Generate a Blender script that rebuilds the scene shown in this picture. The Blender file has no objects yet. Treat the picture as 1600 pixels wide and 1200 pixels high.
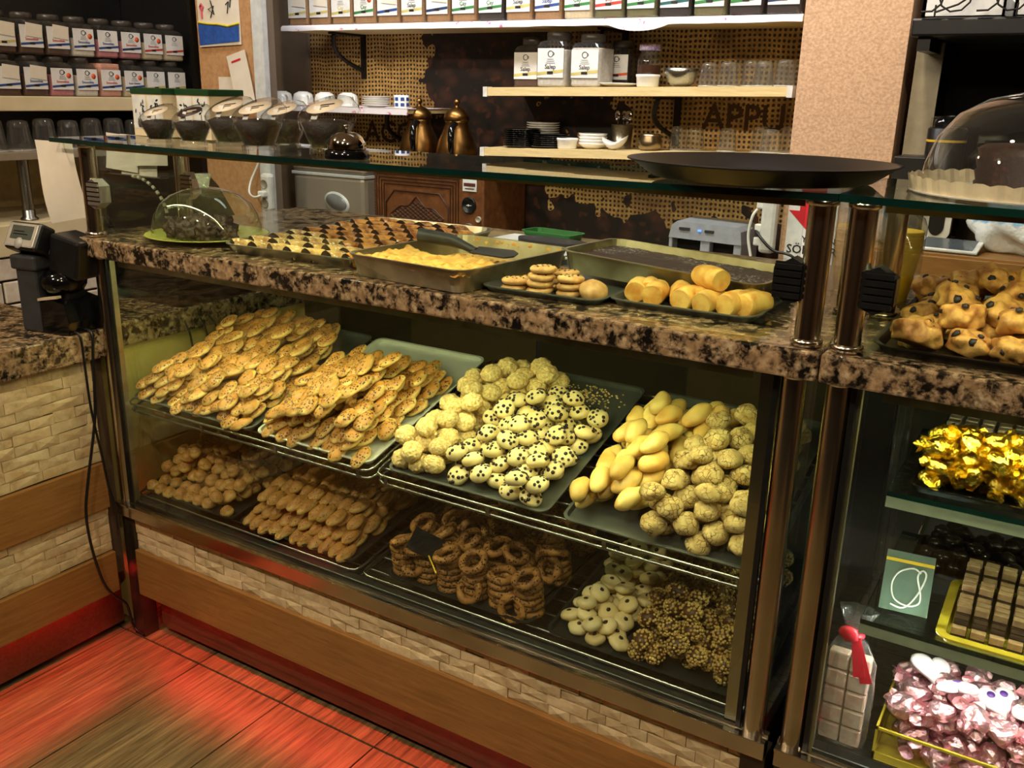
import bpy, bmesh, math, random
import numpy as np
from mathutils import Vector, Matrix, Euler, noise as mnoise
R_ = math.radians
rnd = random.Random(7)
sc = bpy.context.scene
COL = sc.collection

# ------------------------------------------------------------------ camera, world, lamps, exposure
cam_d = bpy.data.cameras.new('camera'); cam = bpy.data.objects.new('camera', cam_d); COL.objects.link(cam)
cam_d.sensor_width = 36.0; cam_d.lens = 36.0 * 1442.0 / 1600.0; cam_d.clip_start = 0.02
def cam_matrix(pitch, yaw, roll):
    p, y, r = R_(pitch), R_(yaw), R_(roll)
    f = Vector((math.sin(y)*math.cos(p), math.cos(y)*math.cos(p), -math.sin(p)))
    rt = Vector((math.cos(y), -math.sin(y), 0)); dn = f.cross(rt)
    r2 = rt*math.cos(r) + dn*math.sin(r); d2 = dn*math.cos(r) - rt*math.sin(r)
    m = Matrix((r2, -d2, -f)).transposed().to_4x4()
    return m
cam.matrix_world = Matrix.Translation((0, -1.35, 1.43)) @ cam_matrix(17.48, -31.28, -1.33)
sc.camera = cam
sc.view_settings.view_transform = 'Standard'; sc.view_settings.look = 'None'
sc.view_settings.gamma = 1.0; sc.view_settings.use_curve_mapping = False
sc.view_settings.exposure = 0.0
w = bpy.data.worlds.new('world'); sc.world = w; w.use_nodes = True
w.node_tree.nodes['Background'].inputs[0].default_value = (1.0, 0.85, 0.65, 1)
w.node_tree.nodes['Background'].inputs[1].default_value = 0.02

def lamp(name, loc, energy, color, size, aim=None, spread=None, shape='DISK', sizey=None):
    d = bpy.data.lights.new(name, 'AREA'); d.energy = energy; d.color = color; d.shape = shape; d.size = size
    if sizey: d.size_y = sizey
    if spread: d.spread = R_(spread)
    o = bpy.data.objects.new(name, d); COL.objects.link(o); o.location = loc
    if aim is not None:
        o.rotation_euler = (Vector(aim) - Vector(loc)).to_track_quat('-Z', 'Y').to_euler()
    return o
WARM = (1.0, 0.84, 0.62); COOL = (0.95, 0.97, 1.0); LED = (0.97, 0.98, 0.52)
# ceiling downlights on the customers' side
lamp('downlight', (-1.95, -1.75, 2.70), 20, WARM, 0.13, (-1.75, -0.10, 0.5))
lamp('downlight', (-0.75, -1.75, 2.70), 20, WARM, 0.13, (-0.75, 0.0, 0.5))
lamp('downlight', (0.45, -1.60, 2.70), 16, WARM, 0.13, (0.2, 0.0, 0.6))
lamp('downlight', (-0.95, -0.75, 2.70), 6, WARM, 0.13, (-1.05, -0.35, 0))
lamp('downlight', (-2.65, -0.85, 2.70), 18, WARM, 0.13, (-3.1, 0.7, 1.3))
# behind the counter: cooler ceiling panel over the shelves
lamp('ceiling_panel', (-1.75, 0.80, 2.70), 25, COOL, 1.5, (-1.7, 1.7, 1.4), 130, 'RECTANGLE', 0.3)
lamp('downlight', (-0.62, 0.75, 2.70), 6.5, (1.0, 0.88, 0.74), 0.14, (-0.62, 1.48, 1.3), 110)

# ------------------------------------------------------------------ materials
def L(c):  # sRGB 0-255 to linear
    return tuple(((v/255.0)/12.92 if v/255.0 <= 0.04045 else ((v/255.0+0.055)/1.055)**2.4) for v in c)
class NT:
    def __init__(s, name):
        s.m = bpy.data.materials.new(name); s.m.use_nodes = True
        s.t = s.m.node_tree; s.b = s.t.nodes['Principled BSDF']
        s.tc = s.t.nodes.new('ShaderNodeTexCoord')
    def n(s, typ, ins=(), **kw):
        nd = s.t.nodes.new(typ)
        for k, v in kw.items(): setattr(nd, k, v)
        for k, v in dict(ins).items():
            if isinstance(v, bpy.types.NodeSocket): s.t.links.new(v, nd.inputs[k])
            else: nd.inputs[k].default_value = v
        return nd
    def lk(s, a, k): s.t.links.new(a, s.b.inputs[k])
    def co(s, scale=(1,1,1), rot=(0,0,0), src='Object', jitter=False):
        v = s.tc.outputs[src]
        if jitter:
            oi = s.n('ShaderNodeObjectInfo')
            mu = s.n('ShaderNodeMath', {0: oi.outputs['Random'], 1: 37.0}, operation='MULTIPLY')
            v = s.n('ShaderNodeVectorMath', {0: v, 1: mu.outputs[0]}, operation='ADD').outputs[0]
        return s.n('ShaderNodeMapping', {'Vector': v, 'Scale': scale, 'Rotation': rot}).outputs[0]
    def noise(s, v, scale, detail=3, rough=0.55, dist=0.0):
        return s.n('ShaderNodeTexNoise', {'Vector': v, 'Scale': scale, 'Detail': detail, 'Roughness': rough, 'Distortion': dist}).outputs[0]
    def vor(s, v, scale, feature='F1', out='Distance', rnd_=1.0):
        nd = s.n('ShaderNodeTexVoronoi', {'Vector': v, 'Scale': scale, 'Randomness': rnd_}, feature=feature)
        return nd.outputs[out]
    def ramp(s, f, stops, interp='LINEAR'):
        nd = s.n('ShaderNodeValToRGB', {0: f}); cr = nd.color_ramp; cr.interpolation = interp
        while len(cr.elements) < len(stops): cr.elements.new(0.5)
        for e, (p, c) in zip(cr.elements, stops):
            e.position = p; e.color = (*c, 1) if len(c) == 3 else c
        return nd.outputs[0]
    def step(s, f, lo, hi): return s.n('ShaderNodeMapRange', {0: f, 1: lo, 2: hi}).outputs[0]
    def math(s, op, a, b=0.0): return s.n('ShaderNodeMath', {0: a, 1: b}, operation=op).outputs[0]
    def mix(s, f, a, b):
        nd = s.n('ShaderNodeMix', data_type='RGBA')
        for i, v in ((0, f), (6, a), (7, b)):
            if isinstance(v, bpy.types.NodeSocket): s.t.links.new(v, nd.inputs[i])
            else: nd.inputs[i].default_value = (*v, 1) if isinstance(v, tuple) else v
        return nd.outputs[2]
    def bump(s, h, strength=0.3, dist=0.01):
        b = s.n('ShaderNodeBump', {'Height': h, 'Strength': strength, 'Distance': dist}); s.lk(b.outputs[0], 'Normal')
    def vary(s, col, amt):
        oi = s.n('ShaderNodeObjectInfo')
        v = s.n('ShaderNodeMapRange', {0: oi.outputs['Random'], 3: 1-amt, 4: 1+amt}).outputs[0]
        return s.n('ShaderNodeHueSaturation', {'Value': v, 'Color': col}).outputs[0]
    def fin(s, col, rough=0.5, metal=0.0, coat=0.0, spec=0.5):
        if isinstance(col, tuple): s.b.inputs['Base Color'].default_value = (*col, 1)
        else: s.lk(col, 'Base Color')
        if isinstance(rough, bpy.types.NodeSocket): s.lk(rough, 'Roughness')
        else: s.b.inputs['Roughness'].default_value = rough
        s.b.inputs['Metallic'].default_value = metal; s.b.inputs['Coat Weight'].default_value = coat
        s.b.inputs['Specular IOR Level'].default_value = spec
        return s.m
MATS = {}
def plain(name, c, rough=0.5, metal=0.0, c2=None, scale=30, bump=0.0, coat=0.0, vary=0.0, stretch=(1,1,1), spec=0.5):
    if name in MATS: return MATS[name]
    s = NT(name); c = L(c); c2 = L(c2) if c2 else tuple(v*0.8 for v in c)
    v = s.co(stretch, jitter=vary > 0)
    nz = s.noise(v, scale)
    col = s.mix(s.step(nz, 0.35, 0.68), c, c2)
    if vary: col = s.vary(col, vary)
    if bump: s.bump(nz, bump, 0.004)
    MATS[name] = s.fin(col, rough, metal, coat, spec); return MATS[name]
def emit(name, c, strength):
    m = bpy.data.materials.new(name); m.use_nodes = True; t = m.node_tree
    b = t.nodes['Principled BSDF']; b.inputs['Base Color'].default_value = (*c, 1)
    b.inputs['Emission Color'].default_value = (*c, 1); b.inputs['Emission Strength'].default_value = strength
    return m
def glassy(name, tint=(0.95, 0.98, 0.96), ior=1.45, rough=0.0, haze=0.0, gain=1.0):
    m = bpy.data.materials.new(name); m.use_nodes = True; t = m.node_tree; t.nodes.remove(t.nodes['Principled BSDF'])
    out = t.nodes['Material Output']
    tr = t.nodes.new('ShaderNodeBsdfTransparent'); tr.inputs[0].default_value = (*tint, 1)
    gl = t.nodes.new('ShaderNodeBsdfGlossy'); gl.inputs['Roughness'].default_value = rough
    fr = t.nodes.new('ShaderNodeFresnel'); fr.inputs[0].default_value = ior
    ge = t.nodes.new('ShaderNodeNewGeometry')
    mp = t.nodes.new('ShaderNodeMath'); mp.operation = 'MULTIPLY'; mp.inputs[1].default_value = gain
    # ior of the back side is inverted so that both faces of the pane reflect the same
    iv = t.nodes.new('ShaderNodeMix'); iv.inputs[2].default_value = ior; iv.inputs[3].default_value = 1.0/ior
    t.links.new(ge.outputs['Backfacing'], iv.inputs[0]); t.links.new(iv.outputs[0], fr.inputs[0])
    t.links.new(fr.outputs[0], mp.inputs[0])
    mx = t.nodes.new('ShaderNodeMixShader')
    t.links.new(mp.outputs[0], mx.inputs[0]); t.links.new(tr.outputs[0], mx.inputs[1]); t.links.new(gl.outputs[0], mx.inputs[2])
    last = mx
    if haze:
        df = t.nodes.new('ShaderNodeBsdfDiffuse'); df.inputs[0].default_value = (0.8, 0.8, 0.78, 1)
        m2 = t.nodes.new('ShaderNodeMixShader'); m2.inputs[0].default_value = haze
        t.links.new(mx.outputs[0], m2.inputs[1]); t.links.new(df.outputs[0], m2.inputs[2]); last = m2
    t.links.new(last.outputs[0], out.inputs[0]); return m

def m_granite(name, k=1.0):
    s = NT(name); v = s.co()
    n1 = s.noise(v, 60, 5, 0.65, 0.2); n2 = s.noise(v, 26, 3, 0.65, 0.3)
    base = s.ramp(n1, [(0.30, L((20,17,14))), (0.43, L((52,44,36))), (0.52, L((150,124,92))), (0.66, L((206,182,146)))])
    g = s.mix(s.step(n2, 0.52, 0.60), base, s.mix(0.6, base, L((186,152,112))))
    dk = s.mix(s.step(n2, 0.46, 0.38), g, L((26,22,18)))
    vg = s.ramp(s.vor(v, 70), [(0.0, (1, 1, 1)), (0.8, (0.45, 0.42, 0.40))])
    nd = s.n('ShaderNodeMix', {0: 0.6, 6: dk, 7: vg}, data_type='RGBA', blend_type='MULTIPLY')
    return s.fin(nd.outputs[2], 0.16, 0, 0.3)
def m_wood(name, c1, c2, rough=0.35, axis=(1, 14, 14), scale=9):
    s = NT(name); v = s.co(axis); n = s.noise(v, scale, 5, 0.6, 0.4); n2 = s.noise(v, scale*5, 2)
    col = s.mix(s.step(n, 0.3, 0.7), L(c1), L(c2)); col = s.mix(s.math('MULTIPLY', s.step(n2, 0.5, 0.75), 0.25), col, tuple(x*0.5 for x in L(c2)))
    return s.fin(col, rough)
def m_stone():
    s = NT('split_stone'); v = s.co(jitter=True); n = s.noise(v, 28, 5, 0.65); n2 = s.noise(v, 9, 2)
    col = s.ramp(n, [(0.22, L((150,124,86))), (0.45, L((200,176,132))), (0.75, L((224,204,162)))])
    col = s.vary(s.mix(s.step(n2, 0.55, 0.75), col, L((188,158,110))), 0.13)
    s.bump(n, 0.5, 0.004); return s.fin(col, 0.8)
def m_floor():
    s = NT('plank_tile'); v = s.co((26, 1.1, 1), jitter=True); n = s.noise(v, 5, 6, 0.7, 0.2); v2 = s.co((7, 1, 1)); n2 = s.noise(v2, 2.5, 3)
    col = s.ramp(n, [(0.28, L((58,46,30))), (0.48, L((112,92,60))), (0.62, L((138,116,78))), (0.78, L((176,152,106)))])
    col = s.mix(s.step(n2, 0.5, 0.7), col, s.mix(0.5, col, L((70,56,38))))
    s.bump(n, 0.15, 0.002); return s.fin(s.vary(col, 0.08), 0.34)
def m_mural():
    # printed burlap with a heap of coffee beans (flat print on the wall)
    s = NT('printed_burlap'); v = s.co(); sx = s.n('ShaderNodeSeparateXYZ', {0: v}); X, Z = sx.outputs[0], sx.outputs[2]
    wob = s.math('MULTIPLY', s.math('SUBTRACT', s.noise(v, 9, 2), 0.5), 0.02)
    k = math.pi/0.0165
    wx = s.math('ABSOLUTE', s.math('SINE', s.math('MULTIPLY', s.math('ADD', X, wob), k)))
    wz = s.math('ABSOLUTE', s.math('SINE', s.math('MULTIPLY', s.math('ADD', Z, wob), k)))
    hole = s.step(s.math('MULTIPLY', wx, wz), 0.50, 0.72)
    st = s.noise(v, 5, 3); fine = s.noise(v, 90, 3)
    thread = s.mix(s.step(fine, 0.35, 0.7), L((222,186,116)), L((174,136,76)))
    thread = s.mix(s.step(st, 0.42, 0.70), thread, L((120,84,46)))
    cloth = s.mix(hole, thread, L((44,28,14)))
    vb = s.co((1, 1, 1.35), (0, 0.5, 0))
    d = s.vor(vb, 15); c = s.vor(vb, 15, out='Color')
    bean = s.mix(s.step(d, 0.15, 0.62), L((66,36,24)), L((20,11,9)))
    bean = s.mix(s.math('MULTIPLY', s.step(s.noise(v, 26, 1), 0.60, 0.7), 0.5), bean, L((96,52,30)))
    jag = s.math('MULTIPLY', s.math('SUBTRACT', s.noise(v, 14, 1), 0.5), 0.30)
    Xj = s.math('ADD', X, jag); Zj = s.math('ADD', Z, jag)
    mA = s.math('MULTIPLY', s.math('GREATER_THAN', Xj, -2.30), s.math('LESS_THAN', Xj, -1.72))
    mB = s.math('MULTIPLY', s.math('LESS_THAN', Zj, 1.04), s.math('GREATER_THAN', Xj, -2.3))
    mC = s.math('MULTIPLY', s.math('MULTIPLY', s.math('GREATER_THAN', Xj, -1.8), s.math('LESS_THAN', Xj, -1.45)), s.math('LESS_THAN', s.math('ABSOLUTE', s.math('SUBTRACT', Zj, 1.36)), 0.10))
    mask = s.math('MAXIMUM', s.math('MAXIMUM', mA, mB), mC)
    return s.fin(s.mix(mask, cloth, bean), 0.55)
def m_pastry(name, crust, brown, speck=None, sscale=140, sthr=0.35, rough=0.5, bump=0.4, bscale=45, top=True, vary=0.12, coat=0.0):
    s = NT(name); v = s.co(jitter=True); n = s.noise(v, bscale, 4)
    f = s.step(n, 0.38, 0.66)
    if top:   # browned on its upper side, paler below: the bake of the thing itself
        z = s.n('ShaderNodeSeparateXYZ', {0: s.tc.outputs['Generated']}).outputs[2]
        f = s.math('MULTIPLY', s.step(s.math('ADD', z, s.math('MULTIPLY', s.math('SUBTRACT', n, 0.5), 0.9)), 0.42, 0.72), 0.9)
    col = s.mix(f, L(crust), L(brown))
    h = n
    if speck:
        vd = s.vor(v, sscale); m = s.step(vd, sthr, sthr-0.12)
        m = s.math('MULTIPLY', m, s.step(s.noise(v, 60, 1), 0.38, 0.48))
        if top: m = s.math('MULTIPLY', m, s.step(z, 0.45, 0.62))
        col = s.mix(m, col, L(speck)); h = s.math('ADD', n, s.math('MULTIPLY', m, 0.3))
    if bump: s.bump(h, bump, 0.004)
    return s.fin(s.vary(col, vary), rough, 0, coat)
def m_cracked():
    s = NT('cracked_cookie'); v = s.co(jitter=True)
    n = s.noise(v, 55, 3); vv = s.n('ShaderNodeMix', {0: 0.012, 6: v, 7: s.n('ShaderNodeTexNoise', {'Vector': v, 'Scale': 60}).outputs[1]}, data_type='RGBA').outputs[2]
    e = s.vor(vv, 105, 'DISTANCE_TO_EDGE'); cr = s.math('MULTIPLY', s.step(e, 0.07, 0.01), s.step(s.noise(v, 45, 2), 0.36, 0.56))
    col = s.mix(s.step(n, 0.35, 0.7), L((214,188,124)), L((176,142,76)))
    col = s.mix(cr, col, L((104,74,34))); s.bump(s.math('SUBTRACT', n, cr), 0.6, 0.004)
    return s.fin(s.vary(col, 0.12), 0.8)
def m_foil(name, c, c2=None, rough=0.22):
    s = NT(name); v = s.co(jitter=True); n = s.noise(v, 120, 4, 0.6, 1.0); s.bump(n, 0.6, 0.004)
    return s.fin(s.mix(s.step(n, 0.4, 0.65), L(c), L(c2 or c)), rough, 1.0)
def m_brushed(name, c, rough=0.3, axis=(1, 60, 60)):
    s = NT(name); v = s.co(axis); n = s.noise(v, 10, 3)
    return s.fin(s.mix(n, L(c), tuple(x*0.75 for x in L(c))), s.n('ShaderNodeMapRange', {0: n, 3: rough*0.7, 4: rough*1.4}).outputs[0], 1.0)
def m_cloth_print():
    s = NT('printed_cloth'); v = s.co(); d = s.vor(v, 22); n = s.noise(v, 90, 2)
    m = s.math('MULTIPLY', s.step(d, 0.34, 0.22), s.step(n, 0.45, 0.6))
    return s.fin(s.mix(m, L((232,226,228)), L((205,90,140))), 0.7)
def m_leather():
    s = NT('tooled_leather'); v = s.co(); n = s.noise(v, 40, 3)
    s.bump(n, 0.2, 0.003); return s.fin(s.mix(s.step(n, 0.3, 0.7), L((124,76,40)), L((88,50,26))), 0.42)
def m_brownie(name, c, dust, amt):
    s = NT(name); v = s.co(); n = s.noise(v, 160, 3); n2 = s.noise(v, 12, 2)
    m = s.math('MULTIPLY', s.step(n, 0.52, 0.66), s.step(n2, 0.62-amt, 0.75-amt)); s.bump(n, 0.4, 0.003)
    return s.fin(s.mix(m, L(c), L(dust)), 0.6)

STEEL = plain('polished_steel', (214,204,188), 0.19, 1.0, (190,178,160), 6)
SHEET = m_brushed('brushed_steel', (176,176,170), 0.28)
TRAYM = plain('tray_steel', (214,218,208), 0.34, 0.35, (198,204,194), 9)
ALU = plain('worn_aluminium', (178,170,145), 0.36, 0.9, (140,128,98), 14)
DARKTRAY = plain('dark_tray_metal', (112,116,110), 0.34, 0.55, (86,90,84), 9)
CHROME = plain('chrome', (205,200,192), 0.06, 1.0, (195,190,182), 5)
LOWTRAY = plain('blackened_tray_metal', (62,66,62), 0.36, 0.6, (46,48,46), 9)
BLACK = plain('black_plastic', (20,20,21), 0.35, 0, (14,14,15))
BLACKG = plain('black_gloss', (12,12,13), 0.10, 0, (9,9,10))
DGREY = plain('dark_grey_plastic', (52,52,54), 0.45, 0, (44,44,46))
GRANITE = m_granite('speckled_granite')
OAK = m_wood('oak_board', (160,114,60), (132,90,44))
OAKY = m_wood('oak_board_side', (160,114,60), (132,90,44), axis=(14, 1, 14))
PLINTH = m_wood('dark_gloss_plinth', (92,62,44), (74,48,34), 0.08)
STONE = m_stone(); GROUT = plain('grout', (88,68,44), 0.9)
TILE = m_floor(); TGROUT = plain('tile_grout', (26,20,14), 0.8)
GLASS = glassy('clear_pane', (0.93, 0.965, 0.94), 1.5)
GLASST = glassy('clear_top_pane', (0.88, 0.94, 0.91), 1.52)
GEDGE = plain('green_glass_edge', (6,30,26), 0.10, 0, (9,44,37), 8, spec=0.8)
GCLEAR = glassy('clear_plastic', (0.95, 0.955, 0.95), 1.45, 0.03, 0.004, 1.3)
GDOME = glassy('dome_glass', (0.96, 0.98, 0.95), 1.5, 0.0, 0.003, 1.3); GDOMEH = glassy('hazy_dome', (0.95, 0.96, 0.95), 1.5, 0.0, 0.008)
GTUMB = glassy('tumbler_glass', (0.90, 0.91, 0.90), 1.6, 0.0, 0.03, 1.6)
CELLO = glassy('cellophane', (0.96, 0.97, 0.96), 1.6, 0.05, 0.06, 1.5)
GREENGL = glassy('green_acrylic', (0.70, 0.84, 0.76), 1.5)
MURAL = m_mural()
WHITE = plain('white_ceramic', (232,230,224), 0.2, 0, (226,224,216))
PAPER = plain('white_paper', (226,216,200), 0.8, 0, (216,204,184), 12)
CREAM = plain('cream_laminate', (222,206,170), 0.5, 0, (210,192,152), 8)
CREAMPANEL = plain('cream_panel', (222,192,112), 0.6, 0, (206,176,96), 9)
BIRCH = m_wood('birch_shelf', (226,204,150), (206,180,122), 0.5)
CLOTH = m_cloth_print()
PLASTER = plain('textured_plaster', (205,168,134), 0.75, 0, (176,140,108), 130, 0.35)
GREYWALL = plain('grey_wall_paint', (120,104,88), 0.8, 0, (108,92,76), 6)
CORK = plain('cork_board', (190,146,100), 0.85, 0, (172,126,82), 60, 0.2)
TRIMW = plain('white_trim', (206,208,206), 0.5)
BROWNWALL = plain('brown_wall_paint', (120,88,58), 0.8, 0, (100,72,46), 3)
CEILM = plain('ceiling_paint', (200,184,160), 0.9)
IRON = plain('wrought_iron', (36,32,30), 0.5, 0.4)
BRASS = plain('aged_brass', (150,112,62), 0.34, 1.0, (104,74,38), 12)
LEATHER = m_leather()
PAP_Y = plain('yellow_paper_cup', (236,196,44), 0.6)
REDM = plain('red_ribbon', (206,44,60), 0.4)
SIGNRED = plain('sign_red', (206,30,44), 0.5); SIGNW = plain('sign_white', (232,232,230), 0.5); INK = plain('black_ink', (18,18,20), 0.6)

# ------------------------------------------------------------------ mesh builder
class MB:
    def __init__(s): s.v = []; s.f = []; s.mi = []; s.sm = []
    def add(s, vs, fs, mi=0, smooth=False, mat=None):
        o = len(s.v)
        if mat is not None: vs = [mat @ Vector(p) for p in vs]
        s.v += [tuple(p) for p in vs]; s.f += [tuple(i+o for i in f) for f in fs]; s.mi += [mi]*len(fs); s.sm += [smooth]*len(fs)
        return s
    def box(s, a, b, mi=0, mat=None, bev=0.0):
        (x0,y0,z0),(x1,y1,z1) = a, b
        if bev:
            bm = bmesh.new(); bmesh.ops.create_cube(bm, size=1)
            for v in bm.verts: v.co = Vector(((x0+x1)/2+v.co.x*(x1-x0), (y0+y1)/2+v.co.y*(y1-y0), (z0+z1)/2+v.co.z*(z1-z0)))
            bmesh.ops.bevel(bm, geom=bm.edges[:], offset=bev, segments=2, affect='EDGES', profile=0.5)
            bm.verts.index_update(); s.bm(bm, mi, mat); return s
        vs = [(x0,y0,z0),(x1,y0,z0),(x1,y1,z0),(x0,y1,z0),(x0,y0,z1),(x1,y0,z1),(x1,y1,z1),(x0,y1,z1)]
        return s.add(vs, [(0,3,2,1),(4,5,6,7),(0,1,5,4),(1,2,6,5),(2,3,7,6),(3,0,4,7)], mi, False, mat)
    def bm(s, bm, mi=0, mat=None, smooth=False):
        bm.verts.ensure_lookup_table(); bm.verts.index_update()
        s.add([v.co.copy() for v in bm.verts], [[v.index for v in f.verts] for f in bm.faces], mi, smooth, mat); bm.free(); return s
    def tube(s, path, r, n=10, mi=0, caps=True, closed=False, mat=None):
        P = [Vector(p) for p in path]; m = len(P); rr = r if isinstance(r, (list, tuple)) else [r]*m
        vs = []; up = None
        for i, p in enumerate(P):
            if closed: t = (P[(i+1) % m]-P[i-1]).normalized()
            else: t = (P[min(i+1, m-1)]-P[max(i-1, 0)]).normalized()
            if up is None: up = t.orthogonal().normalized()
            up = (up - t*up.dot(t)); up = up.normalized() if up.length > 1e-6 else t.orthogonal().normalized()
            q = t.cross(up)
            vs += [p + (up*math.cos(2*math.pi*k/n)+q*math.sin(2*math.pi*k/n))*rr[i] for k in range(n)]
        fs = []
        for i in range(m if closed else m-1):
            j = (i+1) % m
            fs += [(i*n+k, i*n+(k+1) % n, j*n+(k+1) % n, j*n+k) for k in range(n)]
        s.add(vs, fs, mi, True, mat)
        if caps and not closed:
            s.add(vs[:n], [tuple(reversed(range(n)))], mi, False, mat); s.add(vs[-n:], [tuple(range(n))], mi, False, mat)
        return s
    def lathe(s, prof, n=24, c=(0,0,0), mi=0, mat=None, wav=None, smooth=True, caps=True):
        vs = []; m = len(prof)
        for i, (r, z) in enumerate(prof):
            for k in range(n):
                a = 2*math.pi*k/n; q = r*(1+(wav(i, a) if wav else 0)); vs.append((c[0]+q*math.cos(a), c[1]+q*math.sin(a), c[2]+z))
        fs = [(i*n+k, i*n+(k+1) % n, (i+1)*n+(k+1) % n, (i+1)*n+k) for i in range(m-1) for k in range(n)]
        s.add(vs, fs, mi, smooth, mat)
        if caps and prof[0][0] > 1e-5: s.add(vs[:n], [tuple(reversed(range(n)))], mi, False, mat)
        if caps and prof[-1][0] > 1e-5: s.add(vs[-n:], [tuple(range(n))], mi, False, mat)
        return s
    def lathe_open(s, prof, n=24, **k): return s.lathe(prof, n, caps=False, **k)
    def prism(s, pts, y0, y1, axis='y', mi=0, mat=None):
        n = len(pts)
        def P(a, b, d): return (a, d, b) if axis == 'y' else (d, a, b) if axis == 'x' else (a, b, d)
        vs = [P(a, b, y0) for a, b in pts]+[P(a, b, y1) for a, b in pts]
        fs = [tuple(range(n)), tuple(reversed(range(n, 2*n)))]+[(i, i+n, (i+1) % n+n, (i+1) % n) for i in range(n)]
        return s.add(vs, fs, mi, False, mat)
    def blob(s, rx, ry, rz, sub=2, amp=0.0, freq=30, seed=0, c=(0,0,0), flat=None, mi=0, smooth=True, mat=None):
        bm = bmesh.new(); bmesh.ops.create_icosphere(bm, subdivisions=sub, radius=1)
        for v in bm.verts:
            p = Vector((v.co.x*rx, v.co.y*ry, v.co.z*rz)); q = p*freq + Vector((seed*7.1, seed*3.3, seed*1.7))
            p += v.co*amp*mnoise.noise(q)
            if flat is not None and p.z < flat: p.z = flat + (p.z-flat)*0.15
            v.co = p + Vector(c)
        return s.bm(bm, mi, mat, smooth)
    def mesh(s, name, mats):
        me = bpy.data.meshes.new(name); me.from_pydata(s.v, [], s.f)
        for m in (mats if isinstance(mats, (list, tuple)) else [mats]): me.materials.append(m)
        me.polygons.foreach_set('material_index', s.mi); me.polygons.foreach_set('use_smooth', s.sm)
        bm = bmesh.new(); bm.from_mesh(me); bmesh.ops.recalc_face_normals(bm, faces=bm.faces[:]); bm.to_mesh(me); bm.free()
        me.update(); return me
def smooth_path(P, k=5):
    P = [Vector(p) for p in P]; out = []
    for i in range(len(P)-1):
        a, b, c, d = P[max(i-1, 0)], P[i], P[i+1], P[min(i+2, len(P)-1)]
        for q in range(k):
            t = q/k; out.append(0.5*((2*b)+(c-a)*t+(2*a-5*b+4*c-d)*t*t+(3*b-a-3*c+d)*t**3))
    return out+[P[-1]]
ORG = {}
def obj(name, mb, mats, parent=None, local=False):
    """link a builder (world coordinates unless local) as one mesh object"""
    if isinstance(mb, MB):
        if parent is not None and not local:
            o = ORG.get(parent.name, Vector((0,0,0)))
            mb.v = [(x-o.x, y-o.y, z-o.z) for x, y, z in mb.v]
        me = mb.mesh(name, mats)
    else: me = mb
    ob = bpy.data.objects.new(name, me); COL.objects.link(ob)
    if parent is not None:
        ob.parent = parent; ORG[ob.name] = ORG.get(parent.name, Vector((0,0,0)))
    return ob
def tag(o, label=None, cat=None, group=None, kind=None):
    if label: o['label'] = label
    if cat: o['category'] = cat
    if group: o['group'] = group
    if kind: o['kind'] = kind
    return o
def thing(name, label, cat, loc=(0,0,0), group=None, rz=0.0):
    o = bpy.data.objects.new(name, None); COL.objects.link(o); o.location = loc; o.rotation_euler = (0,0,rz)
    ORG[o.name] = Vector(loc); return tag(o, label, cat, group)
def copy_tree(o, parent=None):
    c = o.copy(); COL.objects.link(c)
    if parent is not None: c.parent = parent; c.matrix_parent_inverse = o.matrix_parent_inverse
    for ch in o.children: copy_tree(ch, c)
    return c
def struct(name, mb, mats, label, cat):
    return tag(obj(name, mb, mats), label, cat, kind='structure')
ORD = ['first','second','third','fourth','fifth','sixth','seventh','eighth','ninth','tenth','eleventh','twelfth','thirteenth','fourteenth','fifteenth','sixteenth','seventeenth','eighteenth']
TXT = {}
def text_mesh(body, size, mat, align='CENTER', ext=0.0004):
    k = (body, size, mat.name, align)
    if k in TXT: return TXT[k]
    cu = bpy.data.curves.new('text', 'FONT'); cu.body = body; cu.size = size; cu.align_x = align; cu.align_y = 'CENTER'; cu.extrude = ext; cu.offset = size*0.012; cu.resolution_u = 2
    ob = bpy.data.objects.new('text', cu); COL.objects.link(ob)
    dg = bpy.context.evaluated_depsgraph_get(); dg.update()
    me = bpy.data.meshes.new_from_object(ob.evaluated_get(dg)); bpy.data.objects.remove(ob); bpy.data.curves.remove(cu)
    me.materials.clear(); me.materials.append(mat); TXT[k] = me; return me

# ------------------------------------------------------------------ the room
fl = struct('floor', MB().box((-3.75,-4.1,-0.10),(2.4,1.9,-0.004)), TGROUT, 'brown wood-look tiled shop floor in front of the counters', 'floor')
TW, GAP = 0.292, 0.004
for i in range(-8, 9):
    x0 = -1.458 + i*TW
    for (y0, y1) in ((-1.802,-0.902), (-0.900,-0.002), (0.0,0.9)):
        if y0 >= 0 and -1.95 < x0 < 0.3: y1 = 0.30
        obj('tile', MB().box((x0+GAP/2, y0+GAP/2, -0.004),(x0+TW-GAP/2, y1-GAP/2, 0.0)), TILE, fl)
struct('wall_back', MB().box((-3.75,1.74,0),(2.4,1.84,2.75)), MURAL, 'back wall with a printed burlap and coffee bean mural', 'wall')
struct('wall_left', MB().box((-3.75,-4.1,0),(-3.65,1.74,2.75)), BROWNWALL, 'dark brown left wall behind the jar shelves', 'wall')
struct('wall_right', MB().box((2.3,-4.1,0),(2.4,1.74,2.75)), BROWNWALL, 'brown right wall of the shop outside the picture', 'wall')
struct('wall_front', MB().box((-3.65,-4.1,0),(2.3,-4.0,2.75)), BROWNWALL, 'brown front wall of the shop behind the viewer', 'wall')
struct('ceiling', MB().box((-3.75,-4.1,2.75),(2.4,1.84,2.85)), CEILM, 'pale ceiling of the shop', 'ceiling')
struct('trim_1', MB().box((-0.77,1.46,0),(-0.485,1.739,2.745)), PLASTER, 'beige textured plaster pillar right of the wall shelves', 'pillar')
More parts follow.
